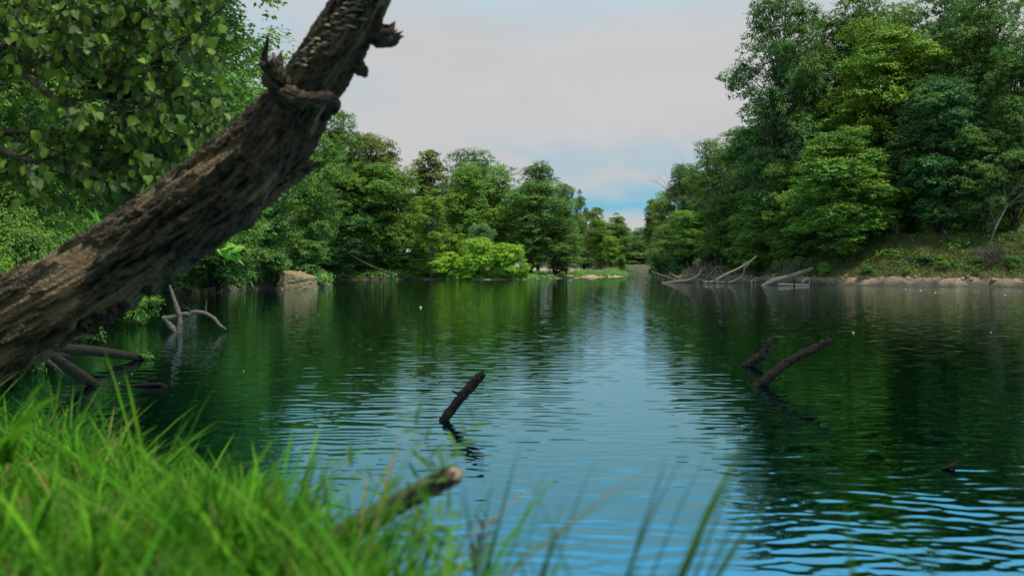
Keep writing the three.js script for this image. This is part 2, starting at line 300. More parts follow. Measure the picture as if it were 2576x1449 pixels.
const K = {
  broadA: makeTree(101, { H: 16, R: 5, base: 0.12, prof: oval, nb: 76, lobes: 11, ns: 34 }), broadB: makeTree(102, { H: 16, R: 5, base: 0.1, prof: spreadTop, nb: 84, br: 1.25, lobes: 12, lobe: 0.4, ns: 34 }), broadC: makeTree(103, { H: 16, R: 5.2, base: 0.04, prof: dome, nb: 80, br: 1.35, lobes: 10, lobe: 0.46, ns: 34 }),
  tallA: makeTree(104, { H: 27, R: 7, base: 0.06, prof: spreadTop, nb: 150, br: 1.6, ns: 34, L: 0.25, W: 0.155, lobes: 19, lobe: 0.36 }), tallB: makeTree(105, { H: 27, R: 6.5, base: 0.12, prof: oval, nb: 136, br: 1.55, ns: 34, L: 0.25, W: 0.155, lobes: 17, lobe: 0.38 }), highA: makeTree(114, { H: 25, R: 6.5, base: 0.42, prof: spreadTop, nb: 92, br: 1.7, ns: 34, L: 0.25, W: 0.155, trunkR: 0.34, lobes: 11, lobe: 0.4 }),
  maple: makeTree(106, { H: 22, R: 6.4, base: 0.05, prof: spreadTop, nb: 150, br: 1.3, ns: 34, L: 0.25, W: 0.17, flat: 0.66, lobes: 15, lobe: 0.42, vary: 0.3 }),
  openA: makeTree(107, { H: 16, R: 4.6, base: 0.26, prof: spreadTop, nb: 60, br: 0.95, ns: 26, nl: 11, L: 0.25, W: 0.18, gapy: 0.08, lobes: 9, lobe: 0.36 }), openB: makeTree(108, { H: 16, R: 4.2, base: 0.36, prof: oval, nb: 54, br: 0.9, ns: 26, nl: 11, L: 0.25, W: 0.18, gapy: 0.08, multi: 2, lobes: 9, lobe: 0.36 }),
  bushA: makeTree(109, { H: 5, R: 3.2, base: 0.03, prof: dome, nb: 60, br: 0.7, ns: 26, nl: 11, L: 0.19, W: 0.11, multi: 3, trunkR: 0.06, spray: 0.26, lobes: 9, lobe: 0.36 }), bushB: makeTree(110, { H: 5, R: 3, base: 0.02, prof: oval, nb: 60, br: 0.65, ns: 26, nl: 11, L: 0.19, W: 0.11, multi: 4, trunkR: 0.05, spray: 0.26, lobes: 9, lobe: 0.4 }),
  fine: makeTree(111, { H: 12, R: 5, base: 0.2, prof: spreadTop, nb: 150, br: 0.85, ns: 42, nl: 12, L: 0.125, W: 0.07, spray: 0.2, vary: 0.26, lobes: 14, lobe: 0.36 }), fineB: makeTree(112, { H: 12, R: 4.6, base: 0.08, prof: dome, nb: 130, br: 0.9, ns: 42, nl: 12, L: 0.14, W: 0.085, spray: 0.2, vary: 0.26, lobes: 12, lobe: 0.38 }),
  shrub: makeTree(113, { H: 3, R: 2.1, base: 0.02, prof: dome, nb: 76, br: 0.45, ns: 30, nl: 12, L: 0.085, W: 0.045, multi: 4, trunkR: 0.035, spray: 0.14, vary: 0.28, lobes: 9, lobe: 0.38 }),
};
// survey: picture column, picture row of the top, half-width in the picture, distance
let spin = 0;
function tree(kind, x, yTop, half, d, leaf, label, { group, bark = M.bark, name = 'tree', category = 'tree', sink = 0, foot } = {}) {
  const k = K[kind], top = P(x, yTop, d); const y0 = (foot ?? ground(top.x, top.z)) - sink, t = thing(name, label, category, V(top.x, y0, top.z), group);
  part(t, 'trunk', k.trunk, bark);
  part(t, 'crown', k.crown, LM[leaf]).userData.kind = 'stuff';
  const sy = Math.max(0.2, (top.y - y0) / (k.H * 1.0)), sx = half / FX * d / (k.R * 1.05);
  t.scale.set(sx, sy, sx); t.rotation.y = (spin += 2.4);
  return t;
}
// --- left bank, from the near trees to the bend
const gl = 'leafy trees of the left bank';
tree('fine', 215, -420, 610, 25, 'mid', 'tall leafy tree behind the leaning trunk, its crown edge against the sky', { group: gl });
tree('fine', 270, -90, 450, 31, 'mid', 'tree whose leafy right side meets the stub of the leaning trunk', { group: gl });
tree('fine', 305, -140, 440, 33.5, 'fresh', 'light tree filling the gap between the near leaves and the leaning trunk', { group: gl });
tree('fine', 235, -230, 575, 26.5, 'mid', 'second leafy tree beside the tall one behind the leaning trunk', { group: gl });
tree('fineB', -40, -150, 330, 14.5, 'mid', 'shaded tree just behind the heart-leaved branches', { group: gl });
tree('fine', -120, -300, 420, 19, 'mid', 'dark tree at the left edge behind the heart-leaved branches', { group: gl });
tree('fineB', 300, 120, 400, 37, 'mid', 'green tree showing between the stub and the crown edge above the trunk', { group: gl });
tree('fine', 120, 0, 360, 31, 'deep', 'deep green tree far behind the heart-leaved branches', { group: gl });
tree('fineB', 20, 160, 260, 24, 'deep', 'dark tree deep in the wood at the left edge', { group: gl });
const gs = 'small-leaved shrubs of the left bank';
tree('shrub', 20, 500, 190, 12.6, 'mid', 'small-leaved shrub above the leaning trunk at the left edge', { group: gs, name: 'shrub', category: 'shrub' });
tree('shrub', 130, 560, 150, 15.5, 'deep', 'dark small-leaved shrub right above the leaning trunk', { group: gs, name: 'shrub', category: 'shrub' });
tree('shrub', -40, 600, 150, 11.4, 'fresh', 'low light green shrub at the left edge above the trunk', { group: gs, name: 'shrub', category: 'shrub' });
tree('shrub', 210, 540, 170, 22, 'mid', 'small-leaved shrub behind the middle of the leaning trunk', { group: gs, name: 'shrub', category: 'shrub' });
tree('shrub', 300, 560, 150, 31, 'deep', 'dark shrub behind the leaning trunk where its bark hangs', { group: gs, name: 'shrub', category: 'shrub' });
tree('fineB', 380, 300, 240, 48, 'deep', 'dark tree overhanging the water under the leaning trunk', { group: gl });
tree('broadB', 660, 330, 150, 62, 'mid', 'dense tree on the bank above the small pale rocks', { group: gl });
tree('tallB', 850, 262, 95, 112, 'mid', 'loose-topped tree rising at the right edge of the leaning trunk', { group: gl });
tree('tallA', 800, 360, 140, 110.5, 'fresh', 'broad green tree overhanging the big pale boulder', { group: gl });
tree('broadA', 870, 470, 95, 110, 'dark', 'dark leaning tree on the bank just past the boulder', { group: gl });
tree('broadB', 950, 316, 105, 115, 'olive', 'olive-topped tree standing above the dark bend', { group: gl });
tree('broadB', 925, 400, 120, 113, 'fresh', 'mid green tree in the bend of the left bank', { group: gl });
tree('broadA', 1015, 420, 85, 116, 'fresh', 'slim green tree between the olive crown and the sycamore', { group: gl });
tree('openB', 1080, 376, 80, 122, 'olive', 'airy tree whose thin top stands free against the sky', { group: gl, bark: M.paleBark });
tree('openA', 1085, 470, 62, 109.5, 'yellow', 'slender yellow-green sapling with a bare straight stem by the bushes', { group: gl, bark: M.twig });
tree('broadC', 1190, 360, 100, 132, 'dark', 'dark-topped tree behind the round pale willow', { group: gl });
tree('broadA', 1165, 400, 95, 124, 'fresh', 'domed green tree behind the yellow-green sapling', { group: gl });
tree('broadC', 1250, 405, 90, 128, 'fresh', 'fresh domed tree left of the tall pointed one', { group: gl });
tree('tallA', 1355, 390, 80, 142, 'dark', 'tall pointed dark tree in the middle of the far wood', { group: gl });
tree('broadB', 1335, 445, 110, 124, 'mid', 'wide green tree behind the bright island bushes', { group: gl });
tree('broadA', 1425, 450, 65, 136, 'mid', 'green tree at the end of the left wood by the gap', { group: gl });
tree('openA', 1462, 472, 26, 150, 'olive', 'small loose treetop beside the blue gap of sky', { group: gl });
tree('broadC', 1400, 540, 90, 126, 'deep', 'deep green tree at the water behind the gravel bar', { group: gl });
tree('bushA', 1210, 546, 58, 116, 'pale', 'round pale blue-green willow behind the bright bushes', { group: gl });
for (const [x, y, h, d, m, where] of [[620, 540, 95, 63, 'deep', 'above the wedge of rock'], [672, 600, 75, 60.6, 'dark', 'hanging over the left side of the boulder'], [770, 600, 80, 66, 'deep', 'just behind the boulder'], [850, 600, 80, 110, 'deep', 'above the start of the pale fallen trunk'], [930, 610, 70, 112, 'dark', 'under the lower half of the pale fallen trunk'], [990, 560, 70, 113, 'mid', 'between the pale fallen trunk and the island'], [540, 600, 80, 55, 'dark', 'above the small shore stones'], [470, 650, 70, 51, 'deep', 'over the tilted slab'], [400, 650, 60, 46.5, 'deep', 'behind the forked snag'], [340, 640, 70, 43, 'dark', 'showing just below the leaning trunk'], [1060, 600, 60, 114, 'fresh', 'behind the upstream end of the island']])
  tree('bushB', x, y, h, d, m, 'leafy bank bush ' + where, { group: 'bushes along the left waterline', name: 'bush', category: 'bush' });
for (const [x, y, h, d, k] of [[640, 200, 150, 70, 'broadA'], [780, 300, 120, 95, 'broadB'], [880, 360, 90, 120, 'broadC'], [1040, 470, 80, 140, 'broadB'], [1120, 450, 70, 150, 'broadA'], [1240, 470, 90, 155, 'broadC'], [1330, 480, 90, 165, 'broadA'], [1420, 520, 60, 170, 'broadB'], [540, 330, 160, 52, 'broadC'], [330, 300, 240, 42, 'broadA'], [60, 250, 260, 38, 'broadB']])
  tree(k, x, y, h, d, ['mid', 'dark', 'fresh'][Math.round(x) % 3], 'tree standing back in the left wood behind the front row', { group: 'trees back in the left wood' });
// --- bright bushes on the low island
const gi = 'bright bushes on the low island';
tree('bushA', 1205, 586, 74, 109.8, 'bright', 'tall bright yellow-green bush at the middle of the island', { group: gi, name: 'bush', category: 'bush' });
tree('bushB', 1275, 610, 68, 110.6, 'bright', 'rounded bright green bush at the tip of the island', { group: gi, name: 'bush', category: 'bush' });
tree('bushB', 1115, 632, 62, 109.6, 'bright', 'low fresh green bush round the bare stem of the sapling', { group: gi, name: 'bush', category: 'bush' });
tree('bushA', 1060, 645, 50, 111, 'fresh', 'low bush trailing into the water at the upstream end of the island', { group: gi, name: 'bush', category: 'bush' });
tree('bushA', 1165, 640, 40, 108.9, 'bright', 'small bright bush low between its taller neighbours', { group: gi, name: 'bush', category: 'bush' });
tree('bushA', 1318, 655, 26, 110, 'bright', 'smallest bright bush, at the right end of the island', { group: gi, name: 'bush', category: 'bush' });
tree('bushB', 1130, 580, 70, 117, 'yellow', 'yellowish bush behind the sapling stem', { group: gi, name: 'bush', category: 'bush' });
// --- the far gap
const gf = 'trees in the far gap of the river';
tree('openB', 1500, 520, 45, 215, 'olive', 'far pale-stemmed sycamore, left of the far pair', { group: gf, bark: M.paleBark });
tree('openA', 1550, 532, 44, 220, 'olive', 'far rounded sycamore in the gap, right of the pale-stemmed one', { group: gf, bark: M.paleBark });
tree('broadB', 1512, 545, 46, 212, 'fresh', 'fuller light green tree closing the far bend', { group: gf });
tree('broadA', 1562, 556, 40, 216, 'mid', 'mid green tree at the right of the far bend', { group: gf });
tree('broadB', 1540, 590, 34, 205, 'fresh', 'light green tree under the far sycamores', { group: gf });
tree('bushB', 1560, 640, 24, 196, 'mid', 'dome-shaped bush at the head of the gravel bar', { group: gf, name: 'bush', category: 'bush' });
tree('bushA', 1592, 655, 20, 214, 'fresh', 'small light bush beside the far channel', { group: gf, name: 'bush', category: 'bush' });
tree('openB', 1478, 590, 18, 214, 'rust', 'small rust-coloured tree at the far bend', { group: gf });
for (const [x, y, h, d] of [[1470, 560, 40, 240], [1520, 575, 40, 250], [1570, 572, 40, 255], [1610, 568, 40, 250], [1650, 560, 40, 245]]) tree('broadC', x, y, h, d, 'mid', 'distant green tree closing the river valley', { group: 'distant trees closing the valley' });
// --- right bank
const gr = 'tall trees of the right bank';
tree('tallA', 1960, -70, 150, 88, 'dark', 'huge dark tree leading the right bank, its ragged side against the sky', { group: gr });
tree('tallB', 2060, 20, 120, 92, 'deep', 'dark tall tree half hidden behind the huge dark one', { group: gr });
tree('maple', 2240, 40, 205, 82, 'yellow', 'big yellow-green tree lit at the top of the right bank', { group: gr });
tree('maple', 2115, 320, 160, 77, 'fresh', 'lower yellow-green tree spreading in front of the trunks', { group: gr });
tree('maple', 2370, 180, 140, 75.5, 'teal', 'blue-green tree with layered boughs beside the yellow-green one', { group: gr });
tree('highA', 2480, -60, 150, 80, 'deep', 'dark high-crowned tree at the right edge', { group: gr });
tree('highA', 2375, -40, 150, 90, 'dark', 'dark high-crowned tree with a straight bare trunk', { group: gr });
tree('highA', 2260, 0, 140, 96, 'mid', 'tall tree with its bare trunk in the shade behind the yellow boughs', { group: gr });
tree('tallB', 2560, 60, 110, 74, 'deep', 'dark tree cut by the right edge of the view', { group: gr });
tree('broadB', 2480, 300, 105, 73.5, 'deep', 'shaded understorey tree near the right edge', { group: gr });
tree('broadC', 2020, 470, 80, 83, 'mid', 'rounded understorey tree at the left end of the grassy slope', { group: gr });
tree('broadA', 2210, 400, 95, 77.5, 'fresh', 'bushy understorey tree below the big yellow-green crown', { group: gr });
tree('broadB', 2310, 330, 100, 86, 'mid', 'mid green tree between the yellow-green and blue-green ones', { group: gr });
tree('broadC', 2440, 420, 80, 80, 'dark', 'dark bushy understorey tree right of the straight trunk', { group: gr });
tree('tallB', 2160, -80, 130, 90, 'mid', 'tall mid green tree filling the top between the dark one and the yellow one', { group: gr });
tree('broadC', 1800, 338, 95, 104, 'mid', 'rounded green tree stepping down from the huge dark one', { group: gr });
tree('broadA', 1870, 300, 90, 98, 'dark', 'dark tree under the ragged side of the huge one', { group: gr });
tree('broadB', 1735, 395, 70, 116, 'dark', 'loose dark tree beside the bare grey branches', { group: gr });
tree('openA', 1720, 440, 70, 124, 'olive', 'thin-topped tree beyond the bare grey branches', { group: gr });
tree('broadC', 1670, 470, 55, 138, 'yellow', 'yellow-green tree stepping down to the gap', { group: gr });
tree('openB', 1640, 500, 34, 150, 'olive', 'airy small tree at the right side of the gap', { group: gr });
tree('broadA', 1652, 570, 40, 160, 'deep', 'dark tree at the foot of the right side of the gap', { group: gr });
tree('broadB', 1990, 380, 90, 84, 'mid', 'green tree low on the right bank below the yellow boughs', { group: gr });
tree('broadC', 1905, 470, 85, 88, 'fresh', 'fresh green leafy tree over the driftwood', { group: gr });
tree('broadA', 1820, 480, 80, 93, 'mid', 'mid green tree over the left half of the driftwood', { group: gr });
tree('broadB', 1740, 520, 75, 100, 'fresh', 'light leafy tree over the tip of the driftwood heap', { group: gr });
tree('broadC', 1680, 560, 60, 112, 'mid', 'low leafy tree where the right bank meets the channel', { group: gr });
for (const [x, y, h, d, m, where] of [[1660, 620, 40, 108, 'deep', 'at the corner of the far channel'], [1710, 610, 50, 101, 'dark', 'behind the left end of the driftwood heap'], [1780, 600, 50, 97, 'mid', 'behind the middle of the driftwood heap'], [1850, 600, 50, 93, 'deep', 'behind the leaning pale branches'], [1910, 590, 50, 90, 'mid', 'at the top of the long leaning branch'], [1970, 590, 45, 84, 'fresh', 'above the thick grey log'], [2030, 560, 50, 83, 'deep', 'at the left end of the grassy slope'], [2100, 560, 50, 84, 'mid', 'under the lower yellow-green tree'], [2190, 560, 50, 85, 'deep', 'at the top of the grassy slope below the big yellow tree'], [2300, 560, 45, 87, 'deep', 'in the shade below the blue-green tree'], [2430, 560, 45, 85, 'deep', 'right of the straight bare trunk'], [2530, 580, 45, 75, 'deep', 'at the right edge above the hanging roots']])
  tree('bushB', x, y, h, d, m, 'leafy bush ' + where, { group: 'bushes of the right bank', name: 'bush', category: 'bush' });
for (const [x, y, h, d, k] of [[2000, 100, 120, 125, 'tallA'], [2120, 120, 120, 115, 'tallB'], [2250, 130, 130, 112, 'tallA'], [2400, 100, 130, 106, 'tallB'], [2540, 80, 130, 100, 'tallA'], [1880, 320, 110, 130, 'tallB'], [1790, 420, 90, 140, 'broadA'], [2180, 330, 110, 118, 'broadC'], [2330, 350, 110, 120, 'broadA'], [2480, 340, 120, 110, 'broadC']])
  tree(k, x, y, h, d, ['mid', 'dark', 'fresh'][Math.round(x / 10) % 3], 'tree standing back in the right wood behind the front row', { group: 'trees back in the right wood' });
// ---------------------------------------------------------------- backing wood behind both banks
for (const [x, d, h, k] of [[2050, 150, 13, 'broadC'], [2150, 148, 12, 'broadC'], [2250, 146, 13, 'broadC'], [2350, 144, 12, 'broadC'], [2450, 140, 12, 'broadC'], [2550, 136, 13, 'broadC'], [2000, 118, 9, 'broadC'], [2210, 128, 9, 'broadC'], [2390, 126, 9, 'broadC'], [2520, 118, 9, 'broadC']]) {
  const y = HZ - (h + 4 - EYE) / d * FX; tree(k, x, y, 85, d, ['mid', 'dark'][d % 2], 'thicket tree closing the view behind the right-bank trunks', { group: 'thicket behind the right-bank trunks' });
}
for (const [x, y, d] of [[640, 520, 100], [760, 520, 135], [860, 540, 150], [960, 550, 165], [1060, 560, 172], [1150, 560, 176], [1240, 560, 180], [1330, 565, 184], [1410, 575, 188], [1470, 600, 226], [1520, 605, 230], [1570, 610, 236], [1615, 605, 232], [1655, 600, 225], [1592, 590, 246], [1625, 585, 250], [1600, 640, 218], [1630, 645, 222], [1700, 590, 190], [1760, 560, 165], [1850, 540, 150], [1950, 520, 150]])
  tree('broadC', x, y, 62, d, ['mid', 'dark', 'fresh'][d % 3], 'thicket tree filling the depth of the wood behind the front trees', { group: 'thicket in the depth of the wood' });
// ---------------------------------------------------------------- bank plants
function bladeTuft(seed, n, h, spread, w) {
  const r = mulberry(seed), p = [], i = [];
  for (let k = 0; k < n; k++) {
    const a = r() * 6.28, q = spread * Math.sqrt(r()), x = Math.cos(a) * q, z = Math.sin(a) * q, b = r() * 6.28, lean = (0.25 + 0.7 * r()) * h, hh = h * (0.6 + 0.5 * r()), sx = -Math.sin(b) * w / 2, sz = Math.cos(b) * w / 2, o = p.length / 3;
    for (let s = 0; s <= 2; s++) { const t = s / 2, l = lean * t * t, ww = 1 - t * 0.95; p.push(x + Math.cos(b) * l + sx * ww, hh * t * (1 - 0.15 * t) - 0.04, z + Math.sin(b) * l + sz * ww, x + Math.cos(b) * l - sx * ww, hh * t * (1 - 0.15 * t) - 0.04, z + Math.sin(b) * l - sz * ww); }
    for (let s = 0; s < 2; s++) i.push(o + s * 2, o + s * 2 + 1, o + s * 2 + 2, o + s * 2 + 1, o + s * 2 + 3, o + s * 2 + 2);
  }
  const g = new THREE.BufferGeometry(); g.setAttribute('position', new THREE.Float32BufferAttribute(p, 3)); g.setIndex(i); return g;
}
function weedClump(seed, n, R, L) {
  const r = mulberry(seed), lv = new Leaves();
  for (let k = 0; k < n; k++) { const d = V(gauss(r), Math.abs(gauss(r)) + 0.1, gauss(r)).normalize(), q = R * Math.sqrt(r()), nn = V(d.x * 0.6 + gauss(r) * 0.5, 0.8, d.z * 0.6 + gauss(r) * 0.5).normalize(), ld = V(gauss(r), -0.2, gauss(r)); ld.addScaledVector(nn, -ld.dot(nn)).normalize(); const v = 0.7 + 0.6 * r(); lv.add(V(d.x * q, d.y * q, d.z * q), ld, nn, L * (0.7 + 0.6 * r()), L * 0.6, [v, v, v]); }
  return lv.build();
}
const bladeMat = new THREE.MeshPhysicalMaterial({ color: 0xffffff, roughness: 0.9, transmission: 0.3, thickness: 0, side: THREE.DoubleSide, flatShading: true });
function scatter(name, label, geo, mat, seed, n, pick) {
  const r = mulberry(seed), ms = [], cs = [], q = new THREE.Object3D();
  for (let i = 0, tries = 0; i < n && tries < n * 12; tries++) {
    const s = pick(r); if (!s) continue;
    q.position.set(s.x, ground(s.x, s.z), s.z); q.rotation.set((r() - 0.5) * 0.5, r() * 6.28, (r() - 0.5) * 0.5); q.scale.setScalar(s.s); q.updateMatrix(); ms.push(q.matrix.clone()); cs.push(s.c); i++;
  }
  const m = new THREE.InstancedMesh(geo, mat, ms.length); m.name = name;
  ms.forEach((x, i) => { m.setMatrixAt(i, x); m.setColorAt(i, cs[i]); });
  tag(m, label, 'plants', null, 'stuff'); scene.add(m); return m;
}
const onRight = (r) => { const x = 14 + 38 * r(), d = 58 + 40 * r(), s = riverDistance(x, d); return { x, z: -d, s, h: groundHeight(x, d), d }; };
scatter('bank_grass', 'olive and straw-coloured grass over the sloping right bank', bladeTuft(5, 16, 0.55, 0.28, 0.035), bladeMat, 31, 19000, (r) => {
  const g = onRight(r); if (g.s < 0.3 || g.s > 13 || g.h < 0.65 + 0.9 * r() * r()) return null;
  const n = fbm2(g.x * 0.35, g.d * 0.35, 3); if (n < -0.32 && r() < 0.8) return null;
  const k = clamp(0.5 + n * 1.3 + gauss(r) * 0.35); return { x: g.x, z: g.z, s: 0.6 + 0.7 * r(), c: lin(lerp(0.045, 0.19, k), lerp(0.10, 0.17, k), lerp(0.016, 0.04, k)) };
});
scatter('bank_weeds', 'dark leafy weeds and vines trailing over the right bank', weedClump(6, 34, 0.42, 0.17), LM.mid.clone(), 32, 4200, (r) => {
  const g = onRight(r); if (g.s < 0.5 || g.s > 16 || g.h < 0.9) return null;
  const n = fbm2(g.x * 0.28 + 20, g.d * 0.28, 3); if (n < 0.02 && r() < 0.85) return null;
  const v = 0.6 + 0.5 * r(); return { x: g.x, z: g.z, s: 0.6 + 0.9 * r(), c: lin(v, v, v) };
});
scatter('bank_clods', 'crumbled clods of earth on the face of the right bank', (() => { const g = new THREE.IcosahedronGeometry(0.16, 1), p = g.attributes.position; for (let i = 0; i < p.count; i++) { const k = 1 + 0.5 * N3(p.getX(i) * 9, p.getY(i) * 9, p.getZ(i) * 9); p.setXYZ(i, p.getX(i) * k * 1.3, p.getY(i) * k * 0.8, p.getZ(i) * k); } return g; })(), new THREE.MeshStandardMaterial({ color: 0xffffff, roughness: 1 }), 35, 1600, (r) => {
  const g = onRight(r); if (g.s < -0.1 || g.s > 2.6 || g.h < 0.02 || r() < g.s * 0.3) return null;
  if (g.h < 0.45 + 0.2 * r()) return null; const k = 0.75 + 0.6 * r(); return { x: g.x, z: g.z, s: 0.25 + 0.9 * r() * r(), c: lin(0.24 * k, 0.185 * k, 0.112 * k) };
});
scatter('bar_grass', 'bright green grass along the edge of the gravel bar and island', bladeTuft(7, 16, 0.5, 0.3, 0.05), bladeMat, 33, 3600, (r) => {
  const x = -16 + 48 * r(), d = 100 + 108 * r(), s = riverDistance(x, d); if (s < 0.1 || s > 9) return null;
  if (fbm2(x * 0.2 + 3, d * 0.2, 3) < (d > 118 ? 0.26 : -0.15)) return null;
  const v = 0.7 + 0.5 * r(); return { x, z: -d, s: 0.7 + 0.9 * r(), c: lin(0.1 * v, 0.26 * v, 0.025 * v) };
});
scatter('shore_weeds', 'dark leafy undergrowth covering the left shore', weedClump(8, 40, 0.55, 0.19), LM.deep.clone(), 34, 5200, (r) => {
  const x = -48 + 46 * r(), d = 11 + 112 * r(), s = riverDistance(x, d); if (s < 0.25 || s > 14 || bankKind(x, d).bar > 0.5) return null;
  const v = 0.7 + 0.8 * r(); return { x, z: -d, s: (d < 25 ? 0.4 : 0.7) + 0.8 * r(), c: lin(v, v, v) };
});
for (const m of ['bank_weeds', 'shore_weeds']) scene.getObjectByName(m).material.vertexColors = true;

for (const [x, y, h, d, m, label] of [[2010, 640, 26, 78, 'mid', 'low bush on the slope above the upper end of the thick grey log'], [2075, 655, 24, 75.5, 'fresh', 'low fresh bush at the left end of the soil face'], [2130, 622, 28, 77, 'mid', 'low bush high on the slope under the lower yellow-green tree'], [2180, 668, 22, 72, 'dark', 'small dark bush hanging over the soil face, left of the middle'], [2240, 640, 30, 74, 'mid', 'low wide bush beside the small bunch of roots'], [2330, 650, 34, 71.5, 'dark', 'dark bush hanging over the soil face right of the small roots'], [2372, 668, 26, 70, 'mid', 'vine-covered hump hanging low over the soil face'], [2410, 630, 30, 73, 'fresh', 'fresh low bush high on the slope near the right'], [2455, 655, 28, 70, 'mid', 'low bush just left of the hanging root tangle'], [2550, 640, 34, 68.5, 'dark', 'dark bush at the right edge beside the hanging root tangle']])
  tree('bushA', x, y, h, d, m, label, { group: 'low bushes on the grassy slope', name: 'bush', category: 'bush' });
// ---------------------------------------------------------------- rocks
const rockTex = noiseTexture(256, (u, v) => { const t = clamp(0.5 + 0.6 * tile(u, v, 5, 3) + 0.5 * tile(u, v, 18, 6)), c = [lerp(105, 185, t), lerp(92, 162, t), lerp(66, 120, t)]; return c; }, true);
const rockMat = new THREE.MeshStandardMaterial({ map: rockTex, color: lin(0.62, 0.62, 0.59), roughness: 0.95, bumpMap: soilBump, bumpScale: 0.05 });
function rockGeo(seed, w, h, dp, tilt = 0, cuts = 7) { // a block with planar broken faces
  const g = new THREE.IcosahedronGeometry(1, 14), p = g.attributes.position, r = mulberry(seed), planes = [];
  for (let i = 0; i < cuts; i++) planes.push([V(gauss(r), gauss(r) * 0.6 + 0.25, gauss(r)).normalize(), 0.5 + 0.22 * r()]);
  planes.push([V(Math.sin(tilt), Math.cos(tilt), 0.1).normalize(), 0.62], [V(0.25, 0.12, 1).normalize(), 0.55], [V(-0.8, 0.2, 0.5).normalize(), 0.62], [V(1, 0.05, 0.2).normalize(), 0.62]);
  const v = V(), uv = [];
  for (let i = 0; i < p.count; i++) {
    v.fromBufferAttribute(p, i);
    let m = 1; for (const [n, d] of planes) { const q = v.dot(n); if (q > 0.01) m = Math.min(m, d / q); }
    m *= 1 + 0.07 * fbm3(v.x * 2.4 + seed, v.y * 4, v.z * 2.4, 5) - 0.05 * Math.exp(-(((v.y * m * h - 0.35 - 0.2 * v.x) / 0.05) ** 2));
    p.setXYZ(i, v.x * m * w, v.y * m * h, v.z * m * dp); uv.push((v.x * w + v.z * dp) * 0.7, (v.y * h + v.z * 0.4 * dp) * 0.7);
  }
  g.setAttribute('uv', new THREE.Float32BufferAttribute(uv, 2)); g.computeVertexNormals(); return g;
}
function rock(x, y, w, h, dp, seed, tilt, mat, label, group, cuts) { const p = WATER(x, y); return solo('rock', rockGeo(seed, w, h, dp, tilt, cuts), mat, label, 'rock', group, V(p.x, 0.05, p.z - dp * 0.4)); }
const grk = 'pale rocks at the left waterline';
rock(735, 728, 1.8, 1.7, 1.6, 7, 0.3, rockMat, 'big pale angular boulder with a slanting top at the left waterline', grk, 2);
rock(622, 727.5, 0.85, 1.15, 0.9, 5, -0.2, rockMat, 'small pale wedge of rock next to the twig heap by the boulder', grk);
rock(585, 727.5, 0.75, 0.75, 0.7, 8, 0.3, rockMat, 'low rounded pale rock, left of the wedge-shaped one', grk);
rock(465, 738, 0.75, 0.65, 0.6, 12, 0.5, rockMat, 'tilted pale slab half under the bush behind the forked snag', grk);
for (const [x, y, w, sd] of [[500, 737, 0.55, 21], [525, 736, 0.6, 22], [545, 734, 0.45, 23], [483, 739, 0.4, 24]]) rock(x, y, w, w * 0.8, w, sd, 0.1, rockMat, 'small stone in the shade of the left shore', 'stones on the left shore');

// ---------------------------------------------------------------- driftwood
const logs = (name, label, mat, strands, { d, group, rough = 0.1, rad = 8, category = 'driftwood', names, jag = 0.6 } = {}) => { // strands: [[px, py, depth?] ...], radius list in picture pixels
  const p0 = strands[0][0][0], o = P(p0[0], p0[1], p0[2] ?? d), mats = [].concat(mat);
  const build = ([pts, rs], i) => limb(pts.map(([x, y, dd]) => P(x, y, dd ?? d)), rs.map((r) => r / FX * d * (d > 60 ? 0.72 : 1)), d < 25 ? { seg: 14 + pts.length * 9, rad: 14, rough: rough * 1.6, freq: 11, seed: i + p0[0], origin: o, jag: 1.5 } : { seg: 8 + pts.length * 5, rad, rough: rough * 1.6, freq: 4, seed: i + p0[0], origin: o, jag });
  if (strands.length === 1) return solo(name, build(strands[0], 0), mats[0], label, category, group, o);
  const t = thing(name, label, category, o, group); strands.forEach((s, i) => part(t, (names?.[i]) ?? (i ? 'branch' : 'stem'), build(s, i), mats[i % mats.length])); return t;
};
const gd = 'driftwood along the right bank';
logs('fallen_log', 'thick grey log slanting out of the water at the foot of the grassy bank', M.greyWood, [[[[1915, 722], [1950, 706], [1985, 697], [2045, 675]], [7, 10, 9, 5.5]], [[[1960, 708], [1972, 713], [2000, 715]], [5, 4, 2.5]], [[[1938, 712], [1952, 703], [1968, 697]], [4, 4, 2]]], { d: 74, group: gd, names: ['stem', 'root', 'branch'] });
logs('bleached_branch', 'bleached branch lying flat on the water with a bent triangular end', M.bleached, [[[[1958, 715], [2000, 716], [2036, 716.5]], [2.6, 2.4, 2]], [[[2018, 711], [2028, 702], [2035, 700], [2038, 717]], [1.8, 1.8, 1.8, 1.4]]], { d: 73, group: gd });
logs('snag', 'dark upright snag in front of the thick grey log', M.darkWood, [[[[1997, 699], [1999, 712], [1998, 722]], [2, 2.4, 2.6]]], { d: 72, group: gd });
logs('leaning_branch', 'long pale branch leaning up the bank above the driftwood', M.bleached, [[[[1795, 709], [1830, 689], [1858, 676], [1880, 664], [1904, 645]], [4.5, 4.2, 3.8, 3.4, 2.4]], [[[1866, 672], [1873, 662], [1884, 657]], [2, 1.6, 1]]], { d: 83, group: gd });
logs('leaning_branch', 'lower pale branch with a crook, beside the long leaning one', M.greyWood, [[[[1832, 712], [1855, 704], [1871, 690], [1874, 676], [1886, 664]], [4, 3.8, 3.2, 2.8, 1.6]], [[[1850, 708], [1866, 702]], [2, 1.2]]], { d: 82, group: gd });
logs('leaning_branch', 'straight brown branch propped behind the two pale ones', M.wetWood, [[[[1838, 705], [1850, 690], [1862, 668]], [4.5, 4, 2.5]]], { d: 84, group: gd });
